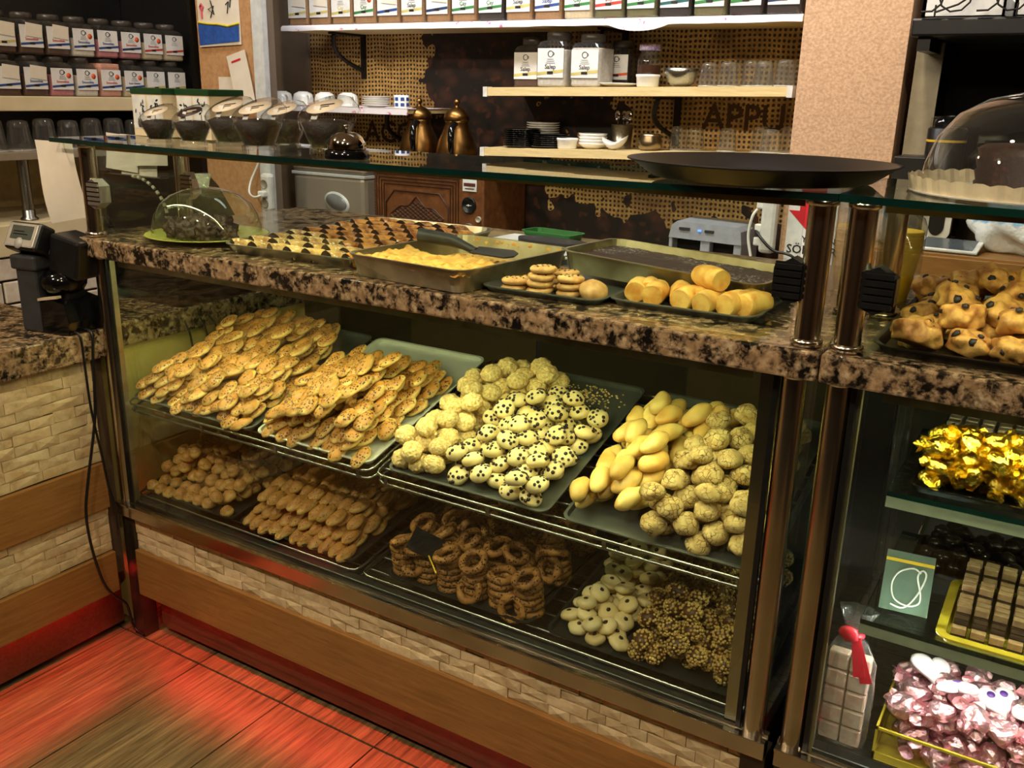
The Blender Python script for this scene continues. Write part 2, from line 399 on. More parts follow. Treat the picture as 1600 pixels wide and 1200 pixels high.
# partition with the cork face, left of the mural
struct('trim_2', MB().box((-2.99,1.22,0),(-2.64,1.262,2.745)), GREYWALL, 'grey partition beside the jar shelves carrying the cork board', 'partition')
cb = tag(obj('cork_board', MB().box((-2.985,1.205,0.9),(-2.685,1.219,2.5)), CORK), 'brown cork board with pinned papers on the partition', 'board')
struct('trim_3', MB().box((-2.684,1.195,0.8),(-2.63,1.219,2.6)), TRIMW, 'white edge strip along the cork board', 'trim')
struct('trim_4', MB().box((-3.649,1.725,0.0),(-2.915,1.739,2.745)), GREYWALL, 'grey painted strip of back wall left of the mural', 'wall')
struct('trim_5', MB().box((-0.484,1.60,0.0),(2.299,1.739,2.745)), BLACKG, 'glossy black wall panel behind the right display case', 'panel')

# ------------------------------------------------------------------ split-face stone strips
def stone_strip(parent, a0, a1, z0, z1, plane, front, rows, lmin=0.035, lmax=0.095):
    """stones on a plane: 'y' faces -Y at y=front, 'x' faces +X at x=front"""
    h = (z1-z0)/rows
    for r in range(rows):
        a = a0 - rnd.uniform(0, 0.03) ; zz = z0 + r*h
        while a < a1 - 0.004:
            ln = rnd.uniform(lmin, lmax); b = min(a+ln, a1); aa = max(a, a0)
            if b - aa > 0.006:
                d = [rnd.uniform(0.001, 0.005) for _ in range(4)]; base = rnd.uniform(0.0, 0.0035); g = 0.0005; t = [rnd.uniform(-0.0015, 0.0015) for _ in range(4)]
                q = [(aa+g, zz+g+t[0]), (b-g, zz+g+t[1]), (b-g, zz+h-g+t[2]), (aa+g, zz+h-g+t[3])]
                mid = ((aa+b)/2+rnd.uniform(-.2,.2)*(b-aa), zz+h*rnd.uniform(.3,.7), base+rnd.uniform(.0025,.006))
                pts = [(u, -0.004, v) for u, v in q]+[(u, base+k*0.6, v) for (u, v), k in zip(q, d)]+[(mid[0], mid[2], mid[1])]
                if plane == 'y': vs = [(u, front-o, v) for u, o, v in pts]
                else: vs = [(front+o, u, v) for u, o, v in pts]
                obj('stone', MB().add(vs, [(0,1,5,4),(1,2,6,5),(2,3,7,6),(3,0,4,7),(4,5,8),(5,6,8),(6,7,8),(7,4,8)]), STONE, parent)
            a = b
def plinth_and_boards(case, x0, x1):
    obj('backing', MB().box((x0,0.014,0.262),(x1,0.03,0.362)), GROUT, case)
    st = obj('stone_cladding', MB().box((x0,0.0135,0.264),(x1,0.0165,0.361)), GROUT, case)
    stone_strip(st, x0, x1, 0.266, 0.360, 'y', 0.012, 4)
    obj('wood_board', MB().box((x0,-0.002,0.134),(x1,0.013,0.266), bev=0.002), OAK, case)
    obj('plinth', MB().box((x0+0.02,0.045,0.022),(x1,0.06,0.134)), PLINTH, case)
    obj('carcass', MB().box((x0+0.02,0.07,0.03),(x1-0.0,0.70,0.355)), BLACK, case)
RED = emit('red_led', (1.0, 0.03, 0.025), 72.0)
LEDM = emit('white_led_strip', LED, 120.0)
LEDTOP = emit('shelf_led_strip', (1.0, 0.98, 0.56), 60.0)

BRASSY = plain('yellowish_aluminium', (190,160,90), 0.3, 1.0)
def post(parent, name, x, y, z0, z1, r=0.019):
    m = MB().tube([(x,y,z0),(x,y,z1)], r, 28)
    m.lathe([(r*1.0,0),(r*1.22,0.002),(r*1.22,0.010),(r,0.012)], 28, (x,y,z0))
    m.lathe([(r*1.0,0),(r*1.18,0.002),(r*1.18,0.008),(r,0.010)], 28, (x,y,z1-0.010))
    return obj(name, m, STEEL, parent)
def clamp(parent, x, y, z, sx, mat, dark):
    """hexagonal glass clamp with grooves, reaching from the post along sx"""
    m = MB(); h = 0.034; w0 = 0.045*sx
    pts = [(x, z-h*0.75), (x+w0*0.45, z-h), (x+w0, z-h*0.55), (x+w0, z+h*0.55), (x+w0*0.45, z+h), (x, z+h*0.75)]
    m.prism(pts, y-0.016, y+0.012)
    for k in range(5):
        zz = z-h*0.62+k*h*0.31
        m.box((min(x+w0*0.08, x+w0*0.95), y-0.0205, zz-0.0035),(max(x+w0*0.08, x+w0*0.95), y-0.015, zz+0.0035), 0)
        m.box((min(x+w0*0.08, x+w0*0.95), y-0.0175, zz+0.0035),(max(x+w0*0.08, x+w0*0.95), y-0.0158, zz+0.0070), 1)
    return obj('glass_clamp', m, [mat, BLACK], parent)

def display_case(label, x0, x1, posts_x, lower_x, ledm, xa, xb):
    """upright counter display case: lower glazed bay, upper glass guard, steel posts, cladding below"""
    c = thing('display_case', label, 'display case', ((x0+x1)/2, 0.35, 0))
    for px in posts_x:
        post(c, 'upper_post', px, 0.0, 1.0855, 1.2995); post(c, 'upper_post', px, 0.262, 1.0855, 1.2995)
    for px in lower_x:
        post(c, 'lower_post', px, 0.012, 0.36, 1.0415)
    # upper guard panes
    obj('front_pane', MB().box((posts_x[0]+0.024,-0.003,1.0865),(posts_x[1]-0.024,0.003,1.296)), GLASS, c)
    for px, s in ((posts_x[0], 1), (posts_x[1], -1)):
        obj('side_pane', MB().box((px-0.003,0.022,1.0865),(px+0.003,0.242,1.296)), GLASS, c)
    # glass top, sagging a little between its supports
    n = 16; m = MB()
    def sg(u): return -0.006*(1-(2*u-1)**2)
    vs = []
    for i in range(n+1):
        u = i/n; x = xa+(xb-xa)*u
        vs += [(x,-0.05,1.301+sg(u)),(x,0.29,1.301+sg(u)),(x,0.29,1.311+sg(u)),(x,-0.05,1.311+sg(u))]
    for i in range(n):
        a, b = i*4, i*4+4
        o = [(a,a+1,b+1,b),(a+2,a+3,b+3,b+2),(a+1,a+2,b+2,b+1),(a+3,a,b,b+3)]
        if i == 0: m.add(vs, [], 0)
        for k, f in enumerate(o): m.f.append(f); m.mi.append(1 if k > 1 else 0); m.sm.append(False)
    m.f += [(0,3,2,1),(n*4,n*4+1,n*4+2,n*4+3)]; m.mi += [1,1]; m.sm += [False]*2
    obj('glass_top', m, [GLASST, GEDGE], c)
    obj('top_led_strip', MB().box((posts_x[0]+0.03,0.008,1.2895),(posts_x[1]-0.03,0.016,1.2905)), LEDTOP, c)
    obj('top_led_housing', MB().box((posts_x[0]+0.026,0.005,1.2908),(posts_x[1]-0.026,0.019,1.2945)).box((posts_x[0]+0.026,0.0045,1.2855),(posts_x[1]-0.026,0.0062,1.2945)), BRASSY, c)
    # lower bay
    gx0, gx1 = lower_x[0]+0.022, lower_x[1]-0.022
    obj('front_glass', MB().box((gx0,0.0,0.402),(gx1,0.005,1.041)), GLASS, c)
    for px, s in ((lower_x[0], 1), (lower_x[1], -1)):
        obj('side_glass', MB().box((px-0.003,0.034,0.402),(px+0.003,0.69,1.041)), GLASS, c)
    obj('rubber_seal', MB().box((gx0-0.002,-0.001,0.402),(gx0+0.006,0.010,1.040)), BLACK, c)
    obj('rubber_seal', MB().box((gx1-0.006,-0.001,0.402),(gx1+0.002,0.010,1.040)), BLACK, c)
    obj('angle_strip', MB().box((gx0+0.006,0.006,0.402),(gx0+0.012,0.020,1.040)), ALU, c)
    obj('angle_strip', MB().box((gx1-0.028,0.007,0.402),(gx1-0.006,0.012,1.040)), STEEL, c)
    ch = MB().box((x0,-0.012,0.362),(x1,0.012,0.394), bev=0.002).box((x0,-0.016,0.392),(x1,0.0,0.3985), bev=0.001)
    ch.box((x0,0.006,0.394),(x1,0.018,0.4015))
    obj('steel_channel', ch, STEEL, c)
    obj('rubber_ledge', MB().box((gx0,0.007,0.398),(gx1,0.034,0.409), bev=0.003), BLACK, c)
    obj('bay_floor', MB().box((x0+0.02,0.034,0.362),(x1-0.02,0.70,0.398)), SHEET, c)
    bp = obj('back_frame', MB().box((x0+0.02,0.69,0.36),(x1-0.02,0.70,0.42)).box((x0+0.02,0.69,1.0),(x1-0.02,0.70,1.041)), DGREY, c)
    k = 4; wv = (x1-x0-0.05)/k
    for i in range(k):
        xx = x0+0.025+i*wv
        obj('sliding_door', MB().box((xx,0.680-(i % 2)*0.006,0.42),(xx+wv-0.004,0.685-(i % 2)*0.006,1.0)), DOORM[i % 2], c)
    obj('bay_led_strip', MB().box((gx0+0.05,0.0115,1.024),(gx1-0.05,0.020,1.0255)), ledm, c)
    obj('led_housing', MB().box((gx0+0.04,0.0085,1.026),(gx1-0.04,0.024,1.0415)).box((gx0+0.04,0.0085,1.018),(gx1-0.04,0.0100,1.0265)), ALU, c)
    obj('leg', MB().box((x0,0.002,0.0),(x0+0.042,0.046,0.362)), DGREYM, c); obj('leg', MB().box((x1-0.042,0.002,0.0),(x1,0.046,0.362)), DGREYM, c)
    plinth_and_boards(c, x0+0.043, x1-0.043)
    obj('red_led_strip', MB().box((x0+0.06, 0.033, 0.149),(x1-0.06, 0.041, 0.152)), RED, c)
    return c
DOORM = [plain('sliding_door_dark', (44,38,26), 0.3), plain('sliding_door_brown', (66,54,36), 0.3)]
DGREYM = plain('dull_steel_leg', (84,74,62), 0.35, 0.8)
case = display_case('long glazed pastry display case with two sloping tray levels in the middle of the counter', -2.008, -0.300, (-1.98,-0.315), (-1.985,-0.328), LEDM, -2.043, -0.2845)
case2 = display_case('right-hand display case with glass shelves of chocolates', -0.284, 1.10, (-0.258,1.07), (-0.262,1.07), LEDM, -0.2835, 1.10)
CLAMPM = plain('pale_clamp_metal', (176,170,158), 0.28, 0.8, (156,150,140), 8)
clamp(case, -1.972, 0.0, 1.187, 1, CLAMPM, 0); clamp(case, -0.325, 0.0, 1.18, -1, BLACK, 1); clamp(case2, -0.246, 0.0, 1.18, 1, BLACK, 1)
clamp(case, -1.972, 0.262, 1.187, 1, STEEL, 0)
# side panel seen through the left end glass
def slab(name, label, x0, x1, y0, y1, z0, z1):
    m = MB().box((x0,y0,z0),(x1,y1,z1), bev=0.004); return tag(obj(name, m, GRANITE), label, 'worktop')
GRANITE_TOP = slab('granite_worktop', 'speckled granite worktop with trays of pastries on the middle display case', -2.04, -0.2875, -0.036, 0.74, 1.042, 1.0855)
slab('granite_worktop', 'speckled granite worktop under the scones on the right display case', -0.2845, 1.11, -0.036, 0.74, 1.042, 1.0855)

# ------------------------------------------------------------------ left counter
lc = thing('service_counter', 'left counter clad in pale split stone and oak boards', 'counter', (-2.35,-0.5,0))
CX = -2.0; YA, YB = -0.86, -0.035
obj('carcass', MB().box((-2.62,YA,0.19),(CX-0.02,0.0,0.785)).box((-2.62,YA,0.02),(-2.08,0.0,0.19)), GROUT, lc)
for z0, z1, rows in ((0.517,0.785,10), (0.268,0.392,5)):
    st = obj('stone_cladding', MB().box((CX-0.02,YA,z0),(CX-0.014,YB,z1)), GROUT, lc)
    stone_strip(st, YA, YB, z0+0.001, z1-0.001, 'x', CX-0.014, rows, 0.05, 0.12)
for z0, z1 in ((0.393,0.516), (0.153,0.267)):
    obj('wood_board', MB().box((CX-0.013,YA,z0),(CX+0.002,YB,z1), bev=0.002), OAKY, lc)
obj('plinth', MB().box((-2.075,YA,0.022),(-2.055,YB+0.04,0.153)), PLINTH, lc)
obj('red_led_strip', MB().box((-2.041,YA+0.02,0.168),(-2.033,YB-0.02,0.171)), RED, lc)
slab('granite_worktop', 'speckled granite slab on the left stone-clad counter under the card terminal', -2.66, -1.992, -0.88, 0.02, 0.787, 0.857)
sd = thing('side_cabinet', 'cream side cabinet with a granite edge seen through the left end glass', 'cabinet', (-2.2,0.5,0))
obj('panel', MB().box((-2.36,0.045,0.0),(-2.064,0.95,0.785)), CREAMPANEL, sd)
obj('granite_top', MB().box((-2.38,0.03,0.786),(-2.045,0.96,0.85), bev=0.003), GRANITE, sd)
for i, pth in enumerate(([(-2.06,.28,.84),(-2.035,.285,.79),(-2.03,.29,.74),(-2.03,.30,.66),(-2.035,.33,.60),(-2.04,.37,.585),(-2.045,.40,.62)],
                         [(-2.06,.33,.84),(-2.035,.34,.79),(-2.03,.345,.72),(-2.03,.35,.64),(-2.04,.36,.58)],
                         [(-2.06,.36,.84),(-2.035,.37,.80),(-2.03,.395,.75),(-2.03,.40,.70),(-2.03,.41,.64),(-2.04,.42,.56)],
                         [(-2.06,.47,.84),(-2.035,.46,.80),(-2.03,.44,.75),(-2.03,.41,.71)])):
    tag(obj('cable', MB().tube(smooth_path(pth), 0.003, 6), BLACK), ['first', 'second', 'third', 'fourth'][i]+' dark cable from the left hanging down the cream side panel inside the case', 'cable')
# cables hanging down the left counter front
tag(obj('cable', MB().tube(smooth_path([(-2.02,-.075,.861),(-1.984,-.072,.858),(-1.982,-.069,.80),(-1.978,-.07,.70),(-1.976,-.066,.63),(-1.978,-.055,.55),(-1.98,-.045,.46),(-1.98,-.035,.40),(-1.985,-.03,.33)]), 0.003, 6), BLACK), 'thin black cable crossing in front and ending beside the steel leg', 'cable')
tag(obj('cable', MB().tube(smooth_path([(-2.02,-.045,.861),(-1.984,-.04,.858),(-1.980,-.046,.80),(-1.976,-.055,.72),(-1.974,-.066,.64),(-1.976,-.10,.50),(-1.976,-.117,.416),(-1.976,-.115,.33),(-1.978,-.10,.24),(-1.98,-.085,.19),(-1.985,-.06,.15),(-2.0,-.02,.10),(-2.01,.0,.02),(-1.97,.0,.006)]), 0.0035, 6), BLACK), 'black cable hanging from the left granite slab down to the floor corner', 'cable')

# ------------------------------------------------------------------ trays and racks in the middle case
def rrect(w, d, r, n=4):
    pts = []
    for cx, cy, a0 in ((w/2-r, d/2-r, 0), (-w/2+r, d/2-r, 90), (-w/2+r, -d/2+r, 180), (w/2-r, -d/2+r, 270)):
        for k in range(n+1):
            a = R_(a0+90*k/n); pts.append((cx+r*math.cos(a), cy+r*math.sin(a)))
    return pts
def tray_mb(w, d, h, flare, r=0.02, rim=0.005, mb=None):
    m = mb or MB(); vs = []; loops = [(-flare,0,r),(0,h-0.001,r+flare),(rim,h-0.001,r+flare+rim),(rim,h+0.001,r+flare+rim),(-0.002,h+0.001,r+flare),(-flare-0.0005,0.0016,r)]
    n = 0
    for off, z, rr in loops:
        p = rrect(w+2*off, d+2*off, rr); n = len(p); vs += [(x, y, z) for x, y in p]
    fs = [(i*n+k, i*n+(k+1) % n, (i+1)*n+(k+1) % n, (i+1)*n+k) for i in range(len(loops)-1) for k in range(n)]
    fs += [tuple(reversed(range(n))), tuple((len(loops)-1)*n+k for k in range(n))]
    return m.add(vs, fs)
def put_tray(name, label, M, w, d, h, flare, mat, r=0.02, rim=0.005):
    o = obj(name, tray_mb(w, d, h, flare, r, rim), mat); o.matrix_world = M; return tag(o, label, 'tray')
UPS, LOS = 16.0, 9.0
def slope_frame(xc, y0, z0, s): return Matrix.Translation((xc, y0, z0)) @ Matrix.Rotation(R_(s), 4, 'X')
def rack(label, x0, x1, y0, z0, s, depth, nw):
    c = thing('wire_rack', label, 'rack', ((x0+x1)/2, y0, z0)); F = slope_frame(0, 0, 0, s); F.translation = (0, y0, z0)
    def P(x, v, h): p = F @ Vector((0, v, h)); return (x, p.y, p.z)
    rr = 0.0032
    def rr_path(h, ins=0.0):
        a, b = x0+ins, x1-ins; k = 0.018
        return [P(a, depth, h), P(a, k, h), P(a+k*0.3, k*0.3, h), P(a+k, 0, h), P(b-k, 0, h), P(b-k*0.3, k*0.3, h), P(b, k, h), P(b, depth, h)]
    obj('front_rail', MB().tube(rr_path(0.0), rr, 8), SHEET, c)
    obj('lower_rail', MB().tube(rr_path(-0.020), rr, 8), SHEET, c)
    for i in range(4):
        x = x0+0.03+(x1-x0-0.06)*i/3
        obj('spacer', MB().box((x-0.004, P(0,0,0)[1]-0.002, P(0,0,-0.02)[2]), (x+0.004, P(0,0,0)[1]+0.002, P(0,0,0)[2])), SHEET, c)
    for i in range(nw):
        v = 0.03+(depth-0.04)*i/(nw-1)
        obj('wire', MB().tube([P(x0, v, -0.006), P(x1, v, -0.006)], 0.0022, 6), SHEET, c)
    obj('bracket', MB().box((x0-0.002, P(0,depth-.03,0)[1], P(0,depth-.03,-.05)[2]), (x1+0.002, P(0,depth,0)[1], P(0,depth-.03,-.03)[2])), DGREY, c)
    return c
rack('upper left wire rack carrying two trays of seed-topped biscuits', -1.972, -1.184, 0.028, 0.664, UPS, 0.49, 12)
rack('upper right wire rack carrying the coconut and yellow biscuit trays', -1.168, -0.352, 0.028, 0.664, UPS, 0.49, 12)
rack('lower left wire rack under the round and long crumbed biscuits', -1.972, -1.232, 0.030, 0.414, LOS, 0.47, 10)
rack('lower right wire rack under the sesame rings', -1.216, -0.352, 0.030, 0.414, LOS, 0.47, 10)
blk = tag(obj('wooden_block', MB().box((-1.90,0.05,0.632),(-1.86,0.10,0.654), bev=0.002), OAK), 'small wooden block tucked under the left end of the upper rack', 'block')
U = [slope_frame(xc, 0.040, 0.671, UPS) for xc in (-1.752, -1.357, -0.952, -0.545)]
LW = [slope_frame(xc, 0.040, 0.4205, LOS) for xc in (-1.795, -1.428, -0.972, -0.560)]
UW = (0.425, 0.345, 0.39, 0.375); LWW = (0.335, 0.365, 0.37, 0.395); TD = 0.46
for M, wd, mt, lb in ((U[0], UW[0], DARKTRAY, 'leftmost upper tray heaped with flat oval seed biscuits'), (U[1], UW[1], TRAYM, 'second upper tray, bright steel, with oval seed biscuits and a bare back'),
                      (U[2], UW[2], DARKTRAY, 'third upper tray with coconut balls and chocolate chip buns'), (U[3], UW[3], DARKTRAY, 'rightmost upper tray with yellow fingers and cracked cookies'),
                      (LW[0], LWW[0], LOWTRAY, 'lower left tray of small round biscuits'), (LW[1], LWW[1], LOWTRAY, 'lower tray of long crumbed biscuits'),
                      (LW[2], LWW[2], LOWTRAY, 'lower tray holding stacked sesame rings'), (LW[3], LWW[3], LOWTRAY, 'lower right tray of white flower biscuits and nut clusters')):
    put_tray('baking_tray', lb, M @ Matrix.Translation((0, TD/2, 0)), wd-0.012, TD, 0.010, 0.004, mt, 0.014, 0.004)

# ------------------------------------------------------------------ pastries
SEEDB = m_pastry('seed_biscuit', (238,206,124), (186,122,44), (62,38,16), 190, 0.46)
ROLLB = m_pastry('round_biscuit', (226,186,104), (176,118,50), (120,74,30), 200, 0.3, bump=0.5)
LONGB = m_pastry('crumbed_biscuit', (232,194,112), (180,122,54), (120,76,34), 240, 0.34, bump=0.6)
COCO = m_pastry('coconut_ball', (244,224,158), (210,166,84), None, bscale=190, bump=1.0, top=False, rough=0.8)
PALE = m_pastry('pale_bun', (240,222,160), (232,206,138), None, bscale=20, bump=0.1, top=False, rough=0.5)
YELF = m_pastry('yellow_finger', (240,212,124), (214,164,76), None, bscale=16, bump=0.12, top=False, rough=0.42)
CRACK = m_cracked()
SES = m_pastry('sesame_ring', (184,130,62), (132,86,36), (46,28,12), 190, 0.42, bump=0.7, top=False, rough=0.6)
NUTB = m_pastry('nut_base', (96,62,28), (66,40,18), None, top=False)
NUTP = m_pastry('nut_piece', (216,184,104), (168,124,54), None, bscale=60, top=False, bump=0.2)
CHOC = plain('dark_chocolate', (38,24,18), 0.35, 0, (28,17,12), 40)
GLAZ = m_pastry('glazed_crust', (216,154,72), (134,72,26), None, bscale=50, bump=0.35, top=False, rough=0.22, coat=0.4)
DUST = m_pastry('dusted_crust', (216,180,110), (150,104,52), (236,220,180), 120, 0.4, bump=0.5, top=False, rough=0.5)
GOLDEN = m_pastry('golden_crust', (238,196,104), (206,142,54), None, bscale=35, bump=0.5, top=False, rough=0.5)
SCONE = m_pastry('scone_crust', (222,170,92), (146,84,32), None, bscale=42, bump=1.0, top=False, rough=0.6)

def blobs(n, r, amp, freq, sub=2, flat=-0.75, pre=''):
    return [MB().blob(*r, sub=sub, amp=amp, freq=freq, seed=i+len(pre), flat=r[2]*flat) for i in range(n)]
def on_ellipsoid(r, zmin, n, seed, mb, sz, mi=0, sub=1, squash=0.6, spread=1.0):
    g = random.Random(seed); done = []
    tries = 0
    while len(done) < n and tries < 4000:
        tries += 1
        z = g.uniform(zmin, 1); a = g.uniform(0, 2*math.pi); q = math.sqrt(max(0, 1-z*z))
        d = Vector((q*math.cos(a), q*math.sin(a), z))
        if any((d-e).length < spread*0.30 for e in done): continue
        done.append(d); p = Vector((d.x*r[0], d.y*r[1], d.z*r[2])); s_ = sz*g.uniform(0.8, 1.25)
        nrm = Vector((d.x/r[0], d.y/r[1], d.z/r[2])).normalized(); rot = nrm.to_track_quat('Z', 'Y').to_matrix().to_4x4()
        mb.blob(s_, s_*g.uniform(.85,1.1), s_*squash, sub=sub, mat=Matrix.Translation(p) @ rot, mi=mi)
    return mb
class Kind:
    def __init__(s, name, rad, meshes, mats, extra=None, extra_name=None, extra_mat=None, cat='biscuit', extra_label=None):
        s.name, s.rad, s.cat = name, rad, cat
        s.me = [m.mesh(name, mats) for m in meshes]; s.ex = [m.mesh(extra_name, extra_mat) for m in extra] if extra else None
        s.exn, s.exl = extra_name, extra_label; s.k = 0
    def make(s, M, label, group):
        i = s.k % len(s.me); s.k += 1
        o = bpy.data.objects.new(s.name, s.me[i]); COL.objects.link(o); o.matrix_world = M
        tag(o, label, s.cat, group)
        if s.ex:
            e = bpy.data.objects.new(s.exn, s.ex[i]); COL.objects.link(e); e.parent = o; e['kind'] = 'stuff'
            if s.exl: e['label'] = s.exl
        return o
r = (0.0190, 0.0300, 0.0105); K_SEED = Kind('seed_biscuit', r, blobs(4, r, 0.006, 60, flat=-0.5), SEEDB)
r = (0.0172, 0.0178, 0.0160); K_ROLL = Kind('round_biscuit', r, blobs(4, r, 0.005, 70, flat=-0.7), ROLLB)
r = (0.0145, 0.0300, 0.0130); K_LONG = Kind('long_biscuit', r, blobs(4, r, 0.005, 60, flat=-0.7), LONGB)
r = (0.0240, 0.0235, 0.0185); K_COCO = Kind('coconut_biscuit', r, [MB().blob(*r, sub=4, amp=0.0032, freq=150, seed=i, flat=-0.013) for i in range(3)], COCO)
r = (0.0235, 0.0225, 0.0155); bl = blobs(4, r, 0.003, 40, sub=3)
K_CHIP = Kind('chip_bun', r, bl, PALE, [on_ellipsoid(r, 0.30, 14, i, MB(), 0.0037) for i in range(4)], 'chocolate_chips', CHOC, 'biscuit', 'dark chocolate chips')
r = (0.0180, 0.0345, 0.0165); K_YEL = Kind('yellow_finger', r, blobs(4, r, 0.006, 34, sub=3), YELF)
r = (0.0235, 0.0232, 0.0170); K_CRACK = Kind('cracked_cookie', r, blobs(4, r, 0.005, 60, sub=3), CRACK)
def flower(i):
    m = MB(); m.lathe([(0.001,-0.009),(0.014,-0.009),(0.0195,-0.004),(0.0205,0.001),(0.018,0.006),(0.011,0.0095),(0.0005,0.0095)], 30, wav=lambda k, a: 0.07*abs(math.sin(a*2.5+i))-0.03 if 0 < k < 6 else 0); return m
K_FLOW = Kind('flower_biscuit', (0.0205,0.0205,0.0105), [flower(i) for i in range(3)], PALE,
              [MB().blob(0.0052,0.0056,0.003, sub=1, amp=.002, freq=200, seed=i, c=(0.001*i,0,0.0095)) for i in range(3)], 'chocolate_centre', CHOC, 'biscuit', 'dark chocolate dot')
r = (0.0215, 0.0195, 0.0170)
K_NUT = Kind('nut_cluster', r, blobs(4, (0.019,0.0175,0.0150), 0.004, 60), NUTB, [on_ellipsoid((0.0195,0.018,0.0155), -0.7, 62, i+50, MB(), 0.0034, squash=0.85, spread=0.75) for i in range(4)], 'nut_pieces', NUTP, 'biscuit', 'chopped pale nuts')

class Heap:
    def __init__(s, M, w, d, cell=0.003, base=0.0018):
        s.M, s.c, s.w, s.d = M, cell, w, d
        s.nx, s.ny = int((w+0.16)/cell), int((d+0.16)/cell); s.H = np.full((s.nx, s.ny), base)
    def ij(s, u, v): return (u+s.w/2+0.08)/s.c, (v+0.08)/s.c
    def drop(s, u, v, Rm, rad, fit=0.90, commit=True):
        r3 = np.array(rad)*np.array((fit, fit, 0.92)); Rn = np.array(Rm.to_3x3()); A = Rn @ np.diag(1/r3**2) @ Rn.T; E = np.sqrt(np.diag(np.linalg.inv(A)))
        i, j = s.ij(u, v); hi, hj = E[0]/s.c, E[1]/s.c
        i0, i1 = max(0, int(i-hi)), min(s.nx, int(i+hi)+2); j0, j1 = max(0, int(j-hj)), min(s.ny, int(j+hj)+2)
        if i1-i0 < 2 or j1-j0 < 2: return None
        dx = ((np.arange(i0, i1)-i)*s.c)[:, None]; dy = ((np.arange(j0, j1)-j)*s.c)[None, :]
        a = A[2,2]; b = 2*(A[0,2]*dx+A[1,2]*dy); c = A[0,0]*dx**2+2*A[0,1]*dx*dy+A[1,1]*dy**2-1; D = b*b-4*a*c; ok = D > 0
        if not ok.any(): return None
        sq = np.sqrt(np.where(ok, D, 0)); zl = (-b-sq)/(2*a); zh = (-b+sq)/(2*a); sub = s.H[i0:i1, j0:j1]
        z = float(np.max(np.where(ok, sub-zl, -9)))
        if commit: s.H[i0:i1, j0:j1] = np.where(ok, np.maximum(sub, z+zh), sub)
        return z
    def put(s, kind, u, v, label, group, yaw=0, tilt=0, roll=0, fit=0.90, zmax=None):
        Rm = Matrix.Rotation(R_(yaw), 4, 'Z') @ Matrix.Rotation(R_(tilt), 4, 'X') @ Matrix.Rotation(R_(roll), 4, 'Y')
        z = s.drop(u, v, Rm, kind.rad, fit)
        if z is None: return None
        return kind.make(s.M @ Matrix.Translation((u, v, z)) @ Rm, label, group)
def fill(h, kind, label, group, su, sv, layers, mask, yaw=0, yj=15, tilt=0, tj=8, jit=0.25, fit=0.90, back_first=True):
    n = 0
    for k in range(layers):
        nv = int(h.d/sv)+1
        rows = [(i+0.34+(0.5 if k % 2 else 0))*sv for i in range(nv)]
        if back_first: rows.reverse()
        for q, v in enumerate(rows):
            u = -h.w/2+su*0.5+(su*0.5 if (q+k) % 2 else 0)
            while u < h.w/2-su*0.35:
                uu, vv = u+rnd.uniform(-jit, jit)*su, v+rnd.uniform(-jit, jit)*sv
                if mask(u, v, k):
                    h.put(kind, uu, vv, label, group, yaw+rnd.uniform(-yj, yj), tilt+rnd.uniform(-tj, tj), rnd.uniform(-tj, tj), fit); n += 1
                u += su
    return n
def settle(h, kind, label, group, count, u0, u1, v0, v1, mask=None, peak=0.03, yaw=0, yj=180, tilt=0, tj=16, fit=0.94, tries=36):
    """let biscuits come to rest one by one, each at the lowest of some random spots (a mound is favoured)"""
    n = 0
    for k in range(count):
        best = None
        for t in range(tries):
            u, v = rnd.uniform(u0, u1), rnd.uniform(v0, v1)
            if mask and not mask(u, v): continue
            a, b = abs((u-(u0+u1)/2)/((u1-u0)/2)), abs((v-(v0+v1)/2)/((v1-v0)/2))
            bonus = peak*(1-max(a, b)**2)
            Rm = Matrix.Rotation(R_(yaw+rnd.uniform(-yj, yj)), 4, 'Z') @ Matrix.Rotation(R_(tilt+rnd.uniform(-tj, tj)), 4, 'X') @ Matrix.Rotation(R_(rnd.uniform(-tj, tj)), 4, 'Y')
            z = h.drop(u, v, Rm, kind.rad, fit, False)
            if z is not None and (best is None or z-bonus < best[0]): best = (z-bonus, u, v, Rm)
        if best:
            z = h.drop(best[1], best[2], best[3], kind.rad, fit); n += 1
            kind.make(h.M @ Matrix.Translation((best[1], best[2], z)) @ best[3], label, group)
    return n
G = 'oval seed biscuits in the leftmost upper tray'; lab = 'flat oval seed-topped biscuit heaped in the leftmost upper tray'
h0 = Heap(U[0], UW[0]-0.02, TD); w2 = UW[0]/2
n0 = fill(h0, K_SEED, lab, G, 0.0335, 0.0475, 3, lambda u, v, k: 0.008+k*.006 < v < 0.475-k*0.05 and abs(u) < w2-0.012-k*0.010 and not (u > 0.11 and v > 0.38) and not (u > 0.16 and v > 0.30), -12, 24, 12, 8, .25, .74)
G = 'oval seed biscuits in the second upper tray'; lab = 'thick oval seed-topped biscuit heaped in the bright second upper tray'
h1 = Heap(U[1], UW[1]-0.02, TD); K_SEED.name = 'oval_biscuit'
n1 = fill(h1, K_SEED, lab, G, 0.0335, 0.0475, 4, lambda u, v, k: 0.008+k*.010 < v < 0.365-k*0.040 and abs(u) < 0.168-k*0.016 and not (u > 0.10 and v > 0.33), -16, 26, 14, 10, .25, .74)
h2 = Heap(U[2], UW[2]-0.02, TD)
n2 = settle(h2, K_COCO, 'golden coconut-crumbed ball heaped in the third upper tray', 'coconut balls in the third upper tray', 60, -0.178, 0.04, 0.022, 0.405,
     lambda u, v: u < (-0.075 if v < .22 else -0.075+(v-.22)*0.9) and u > -0.178+max(0, v-.25)*0.25, 0.03, 0, 180, 0, 16)
